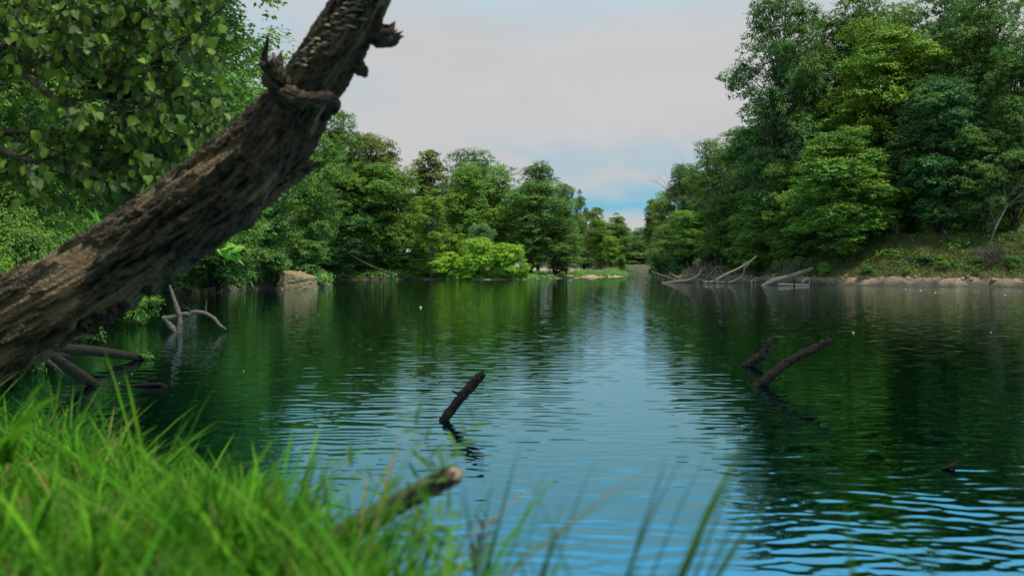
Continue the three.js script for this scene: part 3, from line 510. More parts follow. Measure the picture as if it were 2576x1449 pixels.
logs('fallen_log', 'big pale trunk lying along the waterline in the driftwood heap', M.greyWood, [[[[1664, 713], [1700, 709], [1738, 704], [1758, 692], [1766, 676]], [4, 6, 6.5, 5, 2]], [[[1738, 704], [1752, 710]], [3, 1.5]]], { d: 86, group: gd });
logs('fallen_log', 'curved dark log at the right end of the driftwood heap', M.bark, [[[[1762, 710], [1782, 700], [1792, 685], [1806, 672], [1822, 672]], [5, 5.5, 4.5, 3, 1.4]]], { d: 86, group: gd });
logs('fallen_log', 'grey limb pointing up at the left end of the driftwood heap', M.greyWood, [[[[1640, 683], [1668, 694], [1700, 706]], [2, 3.5, 4]]], { d: 88, group: gd });
logs('fallen_log', 'forked limb rising from the middle of the driftwood heap', M.greyWood, [[[[1720, 708], [1700, 697], [1684, 686]], [5, 4, 2]], [[[1712, 703], [1720, 692], [1722, 682]], [3, 2.2, 1.2]]], { d: 87, group: gd });
logs('fallen_log', 'flat half-sunk log between the heap and the leaning branches', M.bleached, [[[[1770, 710], [1800, 709], [1838, 712]], [3.5, 4, 2]]], { d: 84, group: gd });
logs('snag', 'short bent snag standing alone in the water right of the driftwood', M.bleached, [[[[1889, 705], [1892, 712], [1892, 718]], [1.6, 2, 2]], [[[1892, 708], [1897, 703], [1901, 708], [1901, 718]], [1.1, 1.1, 1.1, 1.1]]], { d: 77, group: gd });
logs('fallen_log', 'pale fallen trunk slanting down through the dark bend of the left bank', M.bark, [[[[870, 634], [905, 655], [955, 678], [985, 690]], [2.4, 2.8, 3.2, 3.6]]], { d: 108, group: 'fallen wood of the left bank', category: 'log' });
logs('fallen_log', 'dark fallen branch lying behind the big boulder', M.bark, [[[[772, 692], [800, 700], [835, 706]], [3, 3, 2]]], { d: 92, group: 'fallen wood of the left bank', category: 'log' });
logs('fallen_log', 'thin drift log stranded at the edge of the gravel bar', M.greyWood, [[[[1392, 703], [1430, 702.5], [1482, 699]], [1.6, 2, 1.2]]], { d: 118, group: 'fallen wood of the left bank', category: 'log' });
function tangle(name, label, x, y, d, w, h, dp, n, r0, mat, seed, group, down) { // a heap of thin dead twigs
  const r = mulberry(seed), o = P(x, y, d), list = [];
  for (let i = 0; i < n; i++) {
    const a = V(gauss(r) * w, Math.abs(gauss(r)) * h, gauss(r) * dp), dir = V(gauss(r), down ? -0.6 - r() : gauss(r) * 0.7 + 0.35, gauss(r)).normalize().multiplyScalar((0.5 + r()) * Math.max(w, h) * 0.7), b = a.clone().addScaledVector(dir, 0.5).add(V(gauss(r) * 0.15, gauss(r) * 0.12, gauss(r) * 0.15)), c = a.clone().add(dir);
    const q = r0 * (0.5 + r()); list.push(limb([a, b, c], [q, q * 0.7, q * 0.3], { seg: 5, rad: 4, rough: 0.05, seed: i }));
  }
  const t = thing(name, label, 'brushwood', o, group); part(t, 'twigs', merge(list), mat).userData.kind = 'stuff'; return t;
}
const gt = 'heaps of dead brushwood';
tangle('brush_heap', 'heap of thin grey twigs caught in the driftwood', 1770, 700, 86.5, 1.9, 0.7, 0.9, 130, 0.035, M.twig, 1, gt);
tangle('brush_heap', 'twig litter under the long leaning branch', 1845, 712, 83, 1.8, 0.35, 0.7, 80, 0.03, M.greyWood, 2, gt);
tangle('brush_heap', 'scattered thin twigs at the left tip of the driftwood', 1675, 712, 88, 1.8, 0.3, 0.7, 70, 0.03, M.bark, 3, gt);
tangle('root_tangle', 'grey dead roots hanging from the bank behind the thick log', 1985, 668, 77, 1.1, 0.5, 0.4, 90, 0.02, M.twig, 4, gt, true);
tangle('root_tangle', 'big tangle of dark roots hanging at the right edge of the bank', 2500, 640, 69, 1.2, 0.9, 0.6, 120, 0.03, M.twig, 5, gt, true);
tangle('root_tangle', 'small bunch of roots showing in the middle of the grassy bank', 2290, 648, 72, 0.7, 0.3, 0.3, 50, 0.02, M.twig, 6, gt, true);
tangle('brush_heap', 'heap of dead twigs between the boulder and the wedge of rock', 668, 726, 61, 0.9, 0.3, 0.5, 80, 0.025, M.twig, 7, gt);
tangle('brush_heap', 'dead twigs lying on the dark shore behind the forked snag', 395, 742, 46, 1.0, 0.4, 0.5, 70, 0.022, M.bark, 8, gt);
function bareTree(seed, H, spreadA, r0, depth = 5) { // leafless, forking
  const r = mulberry(seed), list = [];
  const grow = (p, dir, len, rad, lv) => {
    const m = p.clone().addScaledVector(dir, len * 0.5).add(V(gauss(r), gauss(r), gauss(r)).multiplyScalar(len * 0.08)), e = p.clone().addScaledVector(dir, len).add(V(gauss(r), gauss(r), gauss(r)).multiplyScalar(len * 0.12));
    list.push(limb([p, m, e], [rad, rad * 0.8, rad * 0.6], { seg: 4, rad: lv > 3 ? 6 : 4, rough: 0.06, seed: lv }));
    if (!lv) return;
    const n = lv > 3 ? 2 : 3;
    for (let i = 0; i < n; i++) grow(i ? m.clone().lerp(e, r()) : e, dir.clone().add(V(gauss(r), gauss(r) * 0.6, gauss(r)).multiplyScalar(spreadA)).normalize(), len * (0.62 + 0.2 * r()), rad * 0.58, lv - 1);
  };
  grow(V(0, -0.3, 0), V(0.08, 1, 0).normalize(), H * 0.34, r0, depth);
  return merge(list);
}
for (const [x, d, H, sp, r0, seed, label] of [[1800, 95, 11, 0.8, 0.12, 3, 'bare grey dead tree among the green of the right bank'], [2490, 70, 9, 1.0, 0.12, 9, 'bare pale tree with tangled drooping branches at the right edge of the bank'], [1712, 112, 15, 0.7, 0.11, 5, 'thin leafless treetop against the sky right of the gap']]) {
  const p = P(x, HZ, d), t = thing('dead_tree', label, 'dead tree', V(p.x, ground(p.x, p.z), p.z), 'leafless trees of the right bank'); part(t, 'branches', bareTree(seed, H, sp, r0), M.twig);
}

// ---------------------------------------------------------------- snags standing in the river
const gw = 'dead wood standing in the river';
logs('forked_snag', 'forked brown snag with a crooked side arm in the calm water by the left shore', M.twig, [
  [[[449, 846], [450, 825], [452, 800], [443, 772], [434, 745], [426, 720]], [7.5, 7, 6.5, 5.5, 4.5, 2.5]], [[[446, 838], [430, 822], [419, 807], [411, 799]], [7, 7, 6, 5]], [[[408, 800], [425, 800], [445, 793], [468, 789], [474, 792], [483, 785], [515, 788], [536, 800], [552, 818], [567, 828]], [5.5, 6, 4.5, 4, 4.6, 4, 4, 4.4, 3.6, 2]], [[[516, 788], [517, 772], [518, 755]], [2, 1.4, 0.7]]],
  { d: 20, group: gw, names: ['stem', 'fork', 'arm', 'spike'], category: 'snag' });
logs('snag', 'leaning dark stick with a broken tip in the middle of the blue reflection', M.darkWood, [[[[1108, 1082], [1118, 1058], [1150, 1012], [1180, 978], [1203, 950], [1214, 940]], [11, 12, 11, 12, 11, 7]], [[[1160, 998], [1148, 988], [1138, 985]], [5, 4, 2]], [[[1196, 958], [1210, 956], [1219, 944]], [6, 4, 2]]], { d: 8.35, group: gw, category: 'snag', names: ['stem', 'knob', 'splinter'], rough: 0.14 });
logs('snag', 'long dark branch slanting out of the water, the longer of the pair', M.darkWood, [[[[1888, 984], [1908, 971], [1958, 932], [2010, 897], [2055, 876], [2083, 858]], [11, 12, 12, 11.5, 11, 9.5]], [[[2072, 866], [2084, 862], [2090, 866]], [7, 6, 4]]], { d: 10.85, group: gw, category: 'snag', rough: 0.14, names: ['stem', 'splinter'] });
logs('snag', 'short bent dark branch behind the longer slanting one', M.darkWood, [[[[1862, 932], [1875, 922], [1900, 906], [1918, 894], [1930, 870], [1936, 855]], [8, 10, 11.5, 12, 9, 6]], [[[1916, 895], [1922, 901], [1926, 905]], [8, 6, 2]]], { d: 13, group: gw, category: 'snag', rough: 0.14, names: ['stem', 'knob'] });
logs('snag', 'tiny dark point of wood beside the foot of the slanting branch', M.darkWood, [[[[1878, 985], [1879, 970], [1877, 956]], [6, 5.5, 1]]], { d: 11.1, group: gw, category: 'snag' });
logs('twig', 'small dark twig tip breaking the surface near the right edge', M.darkWood, [[[[2368, 1180], [2390, 1174], [2405, 1168], [2412, 1160]], [2, 6, 6, 2]], [[[2395, 1174], [2404, 1180]], [4, 2]]], { d: 6.35, group: gw, category: 'twig' });
const lowLog = logs('fallen_log', 'smooth brown log reaching into the water from under the leaning trunk', M.wetWood, [[[[120, 878, 12.6], [200, 880, 13], [280, 889, 13.4], [350, 901, 13.9], [378, 909, 14.1]], [13, 13, 12, 9, 6]]], { d: 13.2, group: gw, category: 'log', rough: 0.05, rad: 12 });
logs('fallen_log', 'sloping mossy log entering the water below the leaning trunk', M.wetWood, [[[[95, 880, 10.2], [150, 912, 10.5], [200, 945, 10.75], [235, 966, 10.9], [252, 980, 11]], [14, 14.5, 15, 12, 7]]], { d: 10.6, group: gw, category: 'log', rough: 0.06, rad: 12 });
logs('twig', 'thin bent twig arching just above the dark water near the grass', M.darkWood, [[[[262, 974], [320, 972], [370, 968], [404, 968], [420, 978], [438, 996]], [2.5, 4, 4.5, 5, 4, 1.5]]], { d: 10.8, group: gw, category: 'twig' });
logs('twig', 'short curled root stub below the leaning trunk', M.darkWood, [[[[100, 890, 11], [140, 893, 11.2], [168, 900, 11.3], [166, 912, 11.3]], [7, 8, 7, 4]]], { d: 11, group: gw, category: 'twig' });
logs('twig', 'ragged bark splinter hanging beside the sloping mossy log', M.bark, [[[[112, 905, 10], [135, 922, 10.1], [158, 942, 10.2]], [6, 5, 2]], [[[132, 918, 10.1], [138, 934, 10.1]], [3, 1.5]]], { d: 10, group: gw, category: 'twig' });
function sprig(name, label, origin, seed, n, len, wid, reach, mat, dirBias, group, stems = 3) { // leafy shoot: stems with leaves along them
  const r = mulberry(seed), t = thing(name, label, 'plant', origin, group);
  for (let s = 0; s < stems; s++) {
    const dir = V(dirBias.x + gauss(r) * 0.6, dirBias.y + gauss(r) * 0.3, dirBias.z + gauss(r) * 0.5).normalize(), L = reach * (0.6 + 0.5 * r());
    const pts = [V(0, 0, 0), dir.clone().multiplyScalar(L * 0.5).add(V(gauss(r) * L * 0.08, L * 0.05, 0)), dir.clone().multiplyScalar(L).add(V(gauss(r) * L * 0.12, -L * 0.06, gauss(r) * L * 0.1))], c = new THREE.CatmullRomCurve3(pts);
    const stalk = part(t, 'stem', limb(pts, [wid * 0.09, wid * 0.07, wid * 0.03], { seg: 8, rad: 4, rough: 0.02 }), M.wetWood);
    for (let i = 0; i < n; i++) {
      const u = 0.12 + 0.88 * i / (n - 1), p = c.getPoint(u), tn = c.getTangent(u), side = V(-tn.y, tn.x, gauss(r)).normalize().multiplyScalar(i % 2 ? 1 : -1), ld = tn.clone().multiplyScalar(0.7).addScaledVector(side, 0.8).add(V(0, -0.1 * r(), gauss(r) * 0.3)).normalize();
      let nn = V(gauss(r) * 0.6, 0.8, 0.5 + gauss(r) * 0.5); nn.addScaledVector(ld, -nn.dot(ld)).normalize();
      const m = part(stalk, 'leaf', wid / len < 0.3 ? narrowLeaf : heart[i % 3], mat); m.position.copy(p); m.quaternion.setFromRotationMatrix(new THREE.Matrix4().makeBasis(ld.clone().cross(nn).normalize(), ld, nn)); const k = 0.7 + 0.5 * r(); m.scale.set(wid * k, len * k, len * k);
    }
  }
  return t;
}
// leaf blades of unit length along y, unit width along x, facing z
function leafBlade(outline, curl, fold, seed) {
  const p = [], i = [], r = mulberry(seed), n = outline.length;
  const put = (x, y) => { p.push(x, y, fold * Math.abs(x) * 2 - curl * y * y + 0.05 * Math.sin(y * 6 + seed) * Math.abs(x) * 2); };
  outline.forEach(([y, w], k) => { put(-w / 2 * (1 + 0.08 * gauss(r)), y); put(0, y); put(w / 2 * (1 + 0.08 * gauss(r)), y); });
  for (let k = 0; k < n - 1; k++) for (let s = 0; s < 2; s++) { const a = k * 3 + s, b = a + 3; i.push(a, a + 1, b, a + 1, b + 1, b); }
  const g = new THREE.BufferGeometry(); g.setAttribute('position', new THREE.Float32BufferAttribute(p, 3)); g.setIndex(i); g.computeVertexNormals(); return g;
}
const HEART = [[-0.04, 0.34], [0.0, 0.62], [0.1, 0.86], [0.25, 1.0], [0.42, 0.96], [0.6, 0.78], [0.78, 0.48], [0.92, 0.18], [1.0, 0.02]], NARROW = [[0, 0.1], [0.15, 0.7], [0.4, 1], [0.7, 0.7], [1, 0.03]];
const heart = [leafBlade(HEART, 0.12, 0.16, 1), leafBlade(HEART, 0.28, 0.1, 2), leafBlade(HEART, -0.05, 0.22, 3)], narrowLeaf = leafBlade(NARROW, 0.15, 0.1, 4);
const glossy = (r, g, b) => new THREE.MeshPhysicalMaterial({ color: lin(r, g, b), roughness: 0.85, transmission: 0.42, thickness: 0, side: THREE.DoubleSide, specularIntensity: 0.4, clearcoat: 0.15, clearcoatRoughness: 0.45 });
const heartMats = [glossy(0.06, 0.125, 0.008), glossy(0.085, 0.17, 0.01), glossy(0.038, 0.085, 0.009), glossy(0.13, 0.23, 0.012), glossy(0.055, 0.10, 0.02)], willowMat = glossy(0.09, 0.19, 0.03), freshMat = glossy(0.16, 0.36, 0.03);
sprig('leafy_sprig', 'little leafy sprig sprouting at the waterline end of the smooth log', P(352, 902, 13.9), 41, 9, 0.085, 0.022, 0.18, willowMat, V(0.7, 0.35, 0), 'leafy shoots', 4);
sprig('leafy_sprig', 'spray of broad light leaves hanging below the leaning trunk', P(530, 612, 8.5), 42, 7, 0.12, 0.1, 0.34, freshMat, V(0.9, -0.3, 0), 'leafy shoots', 3);

// ---------------------------------------------------------------- the leaning trunk
const crackBump = noiseTexture(512, (u, v) => { const q = tile(u, v * 1, 9, 2), r = 1 - Math.abs(tile(u, v, 14, 5)) * 3.2, s = tile(u, v, 46, 7), h = clamp(0.35 + 0.4 * r + 0.35 * s + 0.2 * q); return [h * 255, h * 255, h * 255]; });
const ridge = (x, y, z, o) => { let s = 0, a = 0.55; for (let i = 0; i < o; i++) { s += a * (1 - 2.4 * Math.abs(N3(x, y, z))); x = x * 2.1 + 3; y = y * 2.1; z = z * 2.1 - 5; a *= 0.55; } return s; };
{
  const line = [[-420, 1085, 5.3, 122], [-260, 985, 5.2, 128], [-100, 890, 5.1, 122], [60, 800, 5.0, 118], [200, 722, 4.95, 114], [330, 640, 4.9, 110], [450, 555, 4.85, 108], [560, 475, 4.8, 108], [655, 390, 4.75, 104], [725, 300, 4.7, 90], [775, 225, 4.65, 80], [830, 140, 4.6, 76], [880, 60, 4.55, 72], [925, -30, 4.5, 72], [965, -130, 4.45, 70], [1010, -300, 4.4, 64], [1040, -480, 4.3, 56]];
  const curve = new THREE.CatmullRomCurve3(line.map(([x, y, d]) => P(x, y, d)), false, 'centripetal'), o = curve.getPoint(0.12), SEG = 560, RAD = 200;
  const pos = [], col = [], idx = [], uv = [], len = curve.getLength();
  let nrm = V(0, 0, 1); const frames = [];
  for (let i = 0; i <= SEG; i++) {
    const t = i / SEG, p = curve.getPoint(t), tan = curve.getTangent(t); nrm.addScaledVector(tan, -nrm.dot(tan)).normalize(); const bin = tan.clone().cross(nrm);
    const f = t * (line.length - 1), k = Math.min(Math.floor(f), line.length - 2), rad = 0.87 * lerp(line[k][3] * line[k][2], line[k + 1][3] * line[k + 1][2], f - k) / FX;
    frames.push({ p, n: nrm.clone(), b: bin, rad });
    const z = t * len;
    for (let j = 0; j <= RAD; j++) {
      const a = (j % RAD) / RAD * Math.PI * 2, c = Math.cos(a), s = Math.sin(a); // a = 0 faces the camera, +90 degrees is the lower-right side
      // grain runs along the trunk; bark clings in plates, a split runs up the face
      const lump = fbm3(c * 0.9, s * 0.9, z * 0.9 + 3, 3) * 0.11, grain = fbm3(c * 5, s * 5, z * 0.8, 4), bark = ridge(c * 2.6 + 9, s * 2.6, z * 2.6, 5), fine = ridge(c * 8, s * 8, z * 9, 3);
      const barkOn = sstep(-0.05, 0.04, fbm3(c * 1.5 + 31, s * 1.5, z * 1.1 + 2, 5) + 0.22 * sstep(1.4, 2.4, z) - 0.3 * sstep(3.4, 4.1, z) * sstep(0.0, 0.7, s) - 0.06);
      const splitA = 0.12 + 0.2 * Math.sin(z * 1.3) + 0.15 * N2(z * 1.5, 4), split = Math.exp(-(((Math.atan2(Math.sin(a - splitA), Math.cos(a - splitA))) / (0.13 + 0.06 * N2(z * 2, 9))) ** 2)) * sstep(0.2, 0.7, z) * (1 - sstep(2.6, 3.3, z));
      const rag = Math.max(0, fbm3(c * 2.4 + 70, s * 2.4, z * 4.5, 4)) * sstep(0.5, 0.95, s) * (1 - sstep(2.6, 3.4, z)) * 0.30;
      const pit = Math.pow(Math.max(0, fbm3(c * 2.6 + 50, s * 2.6, z * 2.6, 4) - 0.12), 1) * 0.35 * sstep(1.3, 2, z);
      const r = rad * (1 + lump + barkOn * (0.085 + 0.07 * bark + 0.05 * fine) + (1 - barkOn) * (0.04 * grain + 0.014 * fine) - split * 0.16 - pit + rag);
      pos.push(p.x + (nrm.x * c + bin.x * s) * r - o.x, p.y + (nrm.y * c + bin.y * s) * r - o.y, p.z + (nrm.z * c + bin.z * s) * r - o.z);
      uv.push(j / RAD * 3, z);
      const w = clamp(0.5 + grain * 0.9), q = clamp(0.5 + bark * 0.8 + fine * 0.5), rot = sstep(0.1, 0.4, fbm3(c * 2 + 13, s * 2, z * 1.8, 4));
      const woodC = [lerp(0.045, 0.2, w), lerp(0.034, 0.142, w), lerp(0.02, 0.082, w)], barkC = [lerp(0.004, 0.055, q), lerp(0.0035, 0.045, q), lerp(0.003, 0.029, q)];
      const k2 = [0, 1, 2].map((m) => lerp(lerp(woodC[m], [0.14, 0.075, 0.032][m], rot * 0.3), barkC[m], barkOn));
      col.push(k2[0], k2[1], k2[2]);
    }
  }
  const w = RAD + 1; for (let i = 0; i < SEG; i++) for (let j = 0; j < RAD; j++) { const a = i * w + j, b = a + 1, c = a + w, d = c + 1; idx.push(a, b, c, b, d, c); }
  const g = new THREE.BufferGeometry(); g.setAttribute('position', new THREE.Float32BufferAttribute(pos, 3)); g.setAttribute('color', new THREE.Float32BufferAttribute(col, 3)); g.setAttribute('uv', new THREE.Float32BufferAttribute(uv, 2)); g.setIndex(idx); g.computeVertexNormals();
  const woodMat = new THREE.MeshPhysicalMaterial({ vertexColors: true, roughness: 0.85, specularIntensity: 0.3, bumpMap: crackBump, bumpScale: 0.018 });
  const t = thing('leaning_dead_tree', 'thick dead tree trunk with peeling bark leaning across the upper left', 'dead tree', o);
  part(t, 'stem', g, woodMat);
  const shade = (base) => (tt, a, n) => { const q = 0.55 * (1 + n * 2.2); return base.map((b) => Math.max(0.005, b * q)); };
  const stub = (name, pts, rs, base, extra = {}) => part(t, name, limb(pts.map(([x, y, d]) => P(x, y, d)), rs.map((r) => r / FX * 4.6), { seg: 26, rad: 22, rough: 0.22, freq: 14, seed: rs[0], origin: o, jag: 0.9, col: shade(base), ...extra }), woodMat);
  stub('branch_stub', [[745, 262, 4.6], [712, 225, 4.52], [690, 196, 4.48], [682, 160, 4.46]], [40, 33, 28, 26], [0.07, 0.055, 0.035]);
  stub('spike', [[668, 175, 4.47], [664, 140, 4.46], [670, 110, 4.45], [674, 86, 4.45]], [9, 7, 5, 2], [0.03, 0.024, 0.018], { jag: 0.2 });
  stub('spike', [[672, 170, 4.45], [662, 158, 4.44], [656, 142, 4.43]], [6, 5, 2], [0.03, 0.024, 0.018], { jag: 0.2 });
  for (const [x, y, k] of [[690, 158, 9], [703, 172, 8], [714, 182, 8]]) stub('splinter', [[x - 4, y + 26, 4.45], [x, y + 6, 4.44], [x + 3, y - 10, 4.44]], [k, k * 0.8, k * 0.3], [0.2, 0.15, 0.085]);
  stub('collar', [[700, 226, 4.52], [735, 240, 4.44], [775, 252, 4.4], [812, 245, 4.42], [840, 250, 4.5], [846, 268, 4.58]], [14, 20, 18, 14, 12, 7], [0.11, 0.082, 0.05], { seg: 40 });
  stub('branch_stub', [[925, 70, 4.55], [955, 88, 4.52], [978, 92, 4.5], [990, 84, 4.5]], [34, 30, 27, 20], [0.055, 0.045, 0.03]);
  stub('branch_stub', [[730, 440, 4.72], [768, 424, 4.68], [800, 412, 4.66]], [26, 15, 5], [0.12, 0.09, 0.055]);
  stub('splinter', [[838, 285, 4.6], [850, 272, 4.58], [856, 258, 4.57]], [7, 5, 1.5], [0.09, 0.07, 0.05]);
  stub('knob', [[900, 170, 4.6], [914, 180, 4.56], [918, 190, 4.55]], [20, 14, 6], [0.12, 0.09, 0.055]);
  for (const [x, y, k] of [[232, 830, 26], [262, 812, 20], [300, 790, 22], [310, 770, 16], [372, 735, 16], [640, 540, 26], [560, 585, 20]]) stub('bark_flake', [[x - 22, y - 26, 4.86], [x - 4, y - 6, 4.84], [x + 6, y + 6, 4.85]], [k, k * 0.8, k * 0.4], [0.06, 0.048, 0.03], { rough: 0.4, freq: 30 });
  // shelf fungi in rows on the upper bole
  const shelf = new THREE.SphereGeometry(1, 9, 5, 0, Math.PI * 2, 0, Math.PI / 2), fmats = [[0.13, 0.115, 0.075], [0.18, 0.155, 0.1], [0.085, 0.078, 0.05]].map(([a, b, c]) => new THREE.MeshStandardMaterial({ color: lin(a, b, c), roughness: 0.85 })), fr = mulberry(9);
  const ray = new THREE.Raycaster(), stem = t.children[0]; t.updateMatrixWorld(true);
  for (let i = 0, made = 0; i < 900 && made < 105; i++) {
    const u = fr(), x = lerp(905, 745, u) + gauss(fr) * 36, y = lerp(5, 172, u) + gauss(fr) * 14;
    if (N2(x * 0.03, y * 0.05) < -0.25) continue;
    const f = frames[Math.round(clamp(lerp(0.76, 0.60, u)) * SEG)], target = P(x, y, 4.6), dir = target.clone().sub(camera.position).normalize();
    // nearest point of the bole's facing surface along this line of sight
    let bp = null; for (let k = Math.round(SEG * 0.5); k < SEG * 0.9; k++) { const q = frames[k], along = q.p.clone().sub(camera.position).dot(dir), off = camera.position.clone().addScaledVector(dir, along).sub(q.p), l = off.length(); if (l < q.rad * 0.9 && (!bp || l < bp.l)) bp = { l, q, along, back: Math.sqrt(q.rad * q.rad - l * l) }; }
    if (!bp) continue;
    const p = camera.position.clone().addScaledVector(dir, bp.along - bp.back * 1.04), n = p.clone().sub(bp.q.p).normalize(), m = part(t, 'bracket_fungus', shelf, fmats[made % 3]), k = 0.008 + 0.011 * fr();
    m.position.copy(p).sub(o); m.scale.set(k * 1.5, k * 0.55, k * 1.2); m.rotation.set(0.25 + gauss(fr) * 0.3, gauss(fr), gauss(fr) * 0.35); m.position.addScaledVector(n, 0.004); made++;
  }
}

// ---------------------------------------------------------------- heart-leaved tree whose boughs hang in at the upper left
{
  const r = mulberry(404), o = V(-6.4, ground(-6.4, -7.2), -7.2), t = thing('heart_leaved_tree', 'near tree with big heart-shaped leaves hanging in from the upper left', 'tree', o);
  const rel = (v) => v.clone().sub(o), D = 6.6;
  const boughs = [[[-420, 250, 7.2], [-120, 200, 7], [40, 166, 6.9], [200, 164, 6.8], [330, 178, 6.6], [430, 130, 6.4], [510, 60, 6.3], [565, 15, 6.2]], [[200, 168, 6.8], [330, 200, 6.6], [450, 260, 6.5], [560, 240, 6.4]], [[-420, 330, 7.2], [-80, 330, 7], [150, 340, 6.8], [300, 380, 6.6], [470, 370, 6.4], [560, 350, 6.3]], [[-420, 200, 7.2], [-60, 60, 6.9], [120, -20, 6.7], [300, -60, 6.5]], [[-420, 420, 7.2], [-60, 430, 7], [140, 450, 6.8], [300, 500, 6.6], [380, 520, 6.5]], [[300, 60, 6.6], [420, 20, 6.5], [540, -30, 6.4]], [[40, 166, 6.9], [140, 250, 6.6], [240, 300, 6.4], [330, 330, 6.3]], [[-120, 200, 7], [60, 90, 6.6], [230, 60, 6.4], [330, 10, 6.3]], [[-80, 330, 7], [60, 400, 6.6], [200, 420, 6.5], [300, 440, 6.4]]];
  part(t, 'trunk', limb([V(0, -0.6, 0), V(0.05, 1.4, 0.1), V(-0.05, 3.2, 0), V(0.1, 5.5, -0.1)], [0.16, 0.13, 0.11, 0.05], { seg: 20, rad: 12 }), M.bark);
  const leafSpots = [];
  for (const b of boughs) {
    const pts = b.map(([x, y, d]) => rel(P(x, y, d))); if (b[0][0] === -420) pts.unshift(V(0, pts[0].y * 0.85, 0));
    const bough = part(t, 'bough', limb(pts, [0.035, 0.028, 0.02, 0.014, 0.006], { seg: 26, rad: 7, rough: 0.08 }), M.bark);
    const c = new THREE.CatmullRomCurve3(pts), n = Math.round(c.getLength() * 24);
    for (let i = 0; i < n; i++) {
      const u = 0.25 + 0.75 * (i + r()) / n, p = c.getPoint(clamp(u)), tn = c.getTangent(clamp(u));
      const dir = V(tn.x * 0.8 + gauss(r) * 0.6 + 0.2, gauss(r) * 0.9, tn.z + gauss(r) * 0.9).normalize(), L = 0.3 + 0.45 * r(), e = p.clone().addScaledVector(dir, L).add(V(0, -0.12 * L, 0)), tw = new THREE.CatmullRomCurve3([p, p.clone().lerp(e, 0.5).add(V(0, 0.05, 0)), e]);
      const ev = e.clone().add(o).applyMatrix4(camera.matrixWorldInverse); if (CX + ev.x / -ev.z * FX > 590) continue;
      part(bough, 'twig', limb(tw.points, [0.006, 0.004, 0.002], { seg: 5, rad: 4, rough: 0.02 }), M.bark);
      const m = 5 + Math.floor(r() * 4);
      for (let k = 0; k < m; k++) { const q = tw.getPoint(0.2 + 0.8 * k / (m - 1)); leafSpots.push(q.add(V(gauss(r) * 0.05, -0.03 + gauss(r) * 0.04, gauss(r) * 0.05))); }
    }
  }
  const world = (p) => p.clone().add(o), inView = (p) => { const c = world(p).applyMatrix4(camera.matrixWorldInverse), x = CX + c.x / -c.z * FX, y = CY - c.y / -c.z * FX; return x > -20 && x < 640 && y > -20 && y < 620 ? -c.z : 99; };
  leafSpots.sort((a, b) => inView(a) - inView(b));
  const rest = new Map();
  leafSpots.forEach((p, i) => {
    const ld = V(gauss(r) * 0.8, -0.75 + gauss(r) * 0.35, gauss(r) * 0.8).normalize(), nn = V(gauss(r) * 0.9 + 0.25, 0.45 + gauss(r) * 0.5, 0.6 + gauss(r) * 0.8); nn.addScaledVector(ld, -nn.dot(ld)).normalize();
    const k = 0.047 + 0.046 * r(), mt = heartMats[Math.floor(r() * 5)], mx = new THREE.Matrix4().makeBasis(ld.clone().cross(nn).normalize(), ld, nn), q = new THREE.Quaternion().setFromRotationMatrix(mx);
    if (i < 300) { const m = part(t, 'leaf', heart[i % 3], mt); m.position.copy(p); m.quaternion.copy(q); m.scale.set(k * 0.92, k, k); }
    else { const g = heart[i % 3].clone().applyMatrix4(new THREE.Matrix4().compose(p, q, V(k * 0.92, k, k))); if (!rest.has(mt)) rest.set(mt, []); rest.get(mt).push(g); }
  });
  for (const [mt, list] of rest) part(t, 'foliage', merge(list), mt).userData.kind = 'stuff';
}

// ---------------------------------------------------------------- the grassy near bank
function blade(buf, p, a, h, w, lean, droop, c, twist = 0) { // a curved ribbon
  const S = 6, n = buf.p.length / 3, ca = Math.cos(a), sa = Math.sin(a);
  for (let s = 0; s <= S; s++) {
    const t = s / S, l = lean * Math.pow(t, 1.7), y = h * t - droop * t * t * t, ww = w * (0.75 + 0.5 * t) * Math.sqrt(Math.max(0, 1 - Math.pow(t, 3))) / 2 + 0.0003, ta = a + Math.PI / 2 + twist * t, tx = Math.cos(ta) * ww, tz = Math.sin(ta) * ww;
    buf.p.push(p.x + ca * l + tx, p.y + y, p.z + sa * l + tz, p.x + ca * l, p.y + y - ww * 0.35, p.z + sa * l, p.x + ca * l - tx, p.y + y, p.z + sa * l - tz);
    for (let k = 0; k < 3; k++) buf.c.push(c[0], c[1], c[2]);
    if (s < S) for (let k = 0; k < 2; k++) { const q = n + s * 3 + k; buf.i.push(q, q + 1, q + 3, q + 1, q + 4, q + 3); }
  }
}
const buildBlades = (b) => { const g = new THREE.BufferGeometry(); g.setAttribute('position', new THREE.Float32BufferAttribute(b.p, 3)); g.setAttribute('color', new THREE.Float32BufferAttribute(b.c, 3)); g.setIndex(b.i); g.computeVertexNormals(); return g; };
const grassMat = new THREE.MeshPhysicalMaterial({ color: lin(1, 1, 1), vertexColors: true, roughness: 0.85, transmission: 0.45, thickness: 0, side: THREE.DoubleSide, specularIntensity: 0.15 });
